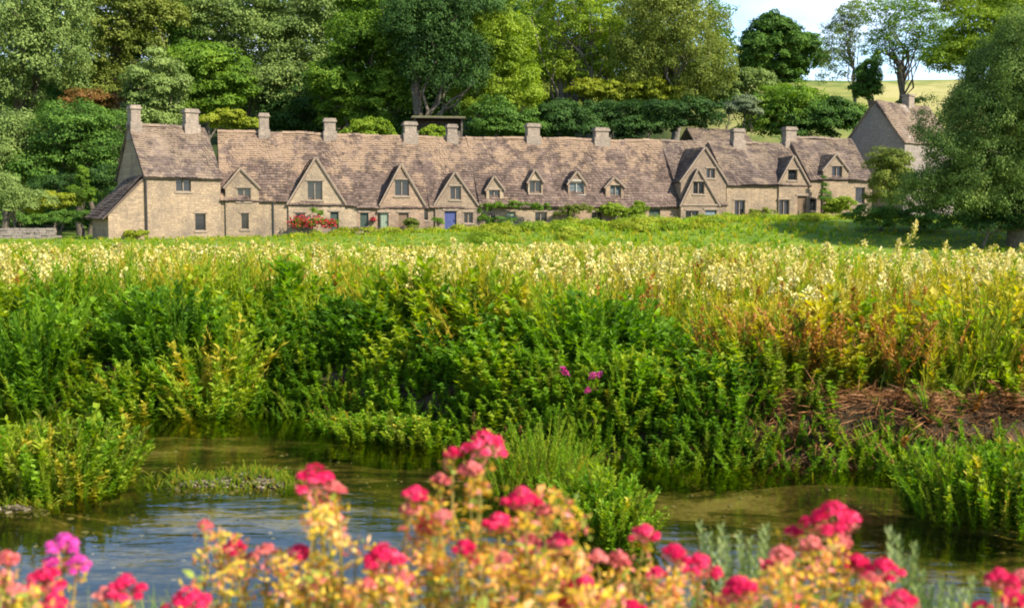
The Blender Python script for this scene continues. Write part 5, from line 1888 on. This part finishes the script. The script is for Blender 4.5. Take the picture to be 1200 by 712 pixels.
valerian('valerian with one crimson head in front of the silvery spikes', 2.35, [(867, 683, 20, 'c'), (845, 700, 9, 's')], (865, 42, 690, 16), 518)
valerian('valerian with the largest crimson head at the right', 2.5, [(976, 599, 29, 'c'), (930, 620, 9, 'c'), (950, 632, 13, 's'), (985, 632, 12, 's')], (958, 42, 636, 22), 519, mixp=(.5, .38, .12))
valerian('valerian with a soft pink head below the largest crimson one', 2.4, [(915, 645, 15, 's'), (900, 660, 9, 'c'), (922, 708, 13, 'c')], (915, 42, 662, 18), 520)
valerian('valerian with two joined crimson heads right of the largest one', 2.45, [(1004, 655, 15, 'c'), (1036, 661, 18, 'c'), (1020, 675, 10, 's')], (1012, 46, 668, 18), 521)
valerian('valerian with a crimson head at the bottom right of centre', 2.25, [(1055, 699, 20, 'c'), (1020, 705, 10, 's')], (1045, 44, 700, 14), 522)
valerian('valerian with crimson heads cut by the right edge', 2.4, [(1172, 673, 17, 'c'), (1198, 672, 12, 's'), (1188, 697, 13, 'c'), (1150, 708, 11, 'c')], (1180, 46, 690, 15), 523, mixp=(.4, .45, .15))

# silvery spiked plants
V_SV = leaf_mat('silvery spikes', [(0.1495, 0.2070, 0.0595), (0.2530, 0.3105, 0.1020), (0.3795, 0.4255, 0.1785)], .35, 6)


def silvery(label, Y, tips, seed):
    rng = np.random.default_rng(seed)
    cx = np.mean([t[0] for t in tips])
    bx = at(cx, 600, Y).x
    bz = tz(bx, Y) - .03
    root = thing('silvery_plant', label, 'plant', (bx, Y, bz), 0, 'silvery spiked plants among the valerian')
    sb, lb = MB(), MB()
    for px, py in tips:
        yy = Y + rng.uniform(-.1, .1)
        tip = np.array(at(px, py, yy)) - np.array((bx, Y, bz))
        b = np.array((tip[0] * .4, tip[1] * .3, 0))
        pth = limb_path(b, tip, rng, 6, .012)
        sb.tube(pth, np.linspace(.003, .0012, 6), 5)
        k = 60
        tt = np.linspace(.45, 1, k)
        pos = np.stack([np.interp(tt, np.linspace(0, 1, 6), pth[:, i]) for i in range(3)], -1)
        a = np.arange(k) * 2.4
        D = np.stack([np.cos(a), np.sin(a), np.full(k, 1.4)], -1)
        l = .05 * (1.25 - tt) + .012
        kites(lb, pos, D, np.stack([-np.cos(a), -np.sin(a), np.ones(k)], -1), l, l * .3)
    sb.build('stem', [V_SV], root, True)
    lb.build('leaves', [V_SV], root)


silvery('silvery spikes between the crimson pair and the large crimson head', 2.9, [(820, 615), (832, 628), (846, 618), (852, 632), (866, 628), (880, 634), (893, 622), (899, 618), (870, 645), (840, 650), (858, 655), (885, 655), (825, 650)], 601)
silvery('silvery spikes right of the joined crimson heads', 2.8, [(1042, 622), (1052, 632), (1072, 640), (1068, 655), (1082, 672), (1092, 690), (1104, 684), (1116, 690), (1140, 680), (1128, 695), (1075, 690), (1060, 660)], 602)

# fine green grass and leaves low on the near bank
mb = MB()
rng = np.random.default_rng(91)
N = 1500
Y = rng.uniform(2.7, 4.6, N)
X = rng.uniform(-.55, .55, N) * Y
lm = pick(rng, np.tile([.0, .55, .45, .12, 0, 0, .15], (N, 1)))
hg = rng.uniform(.16, .36, N)
spread(mb, [blade_tmpl(rng, 10, .012, .4) for _ in range(4)], X, Y, hg, lm, rng, .55)
spread(mb, T_BUSHY, X[::2], Y[::2] + .2, hg[::2] * .8, lm[::2], rng, .38)
tag(mb.build('near_bank_grass', MM), 'fine green grass under the valerian on the near bank', 'grass', kind='stuff')
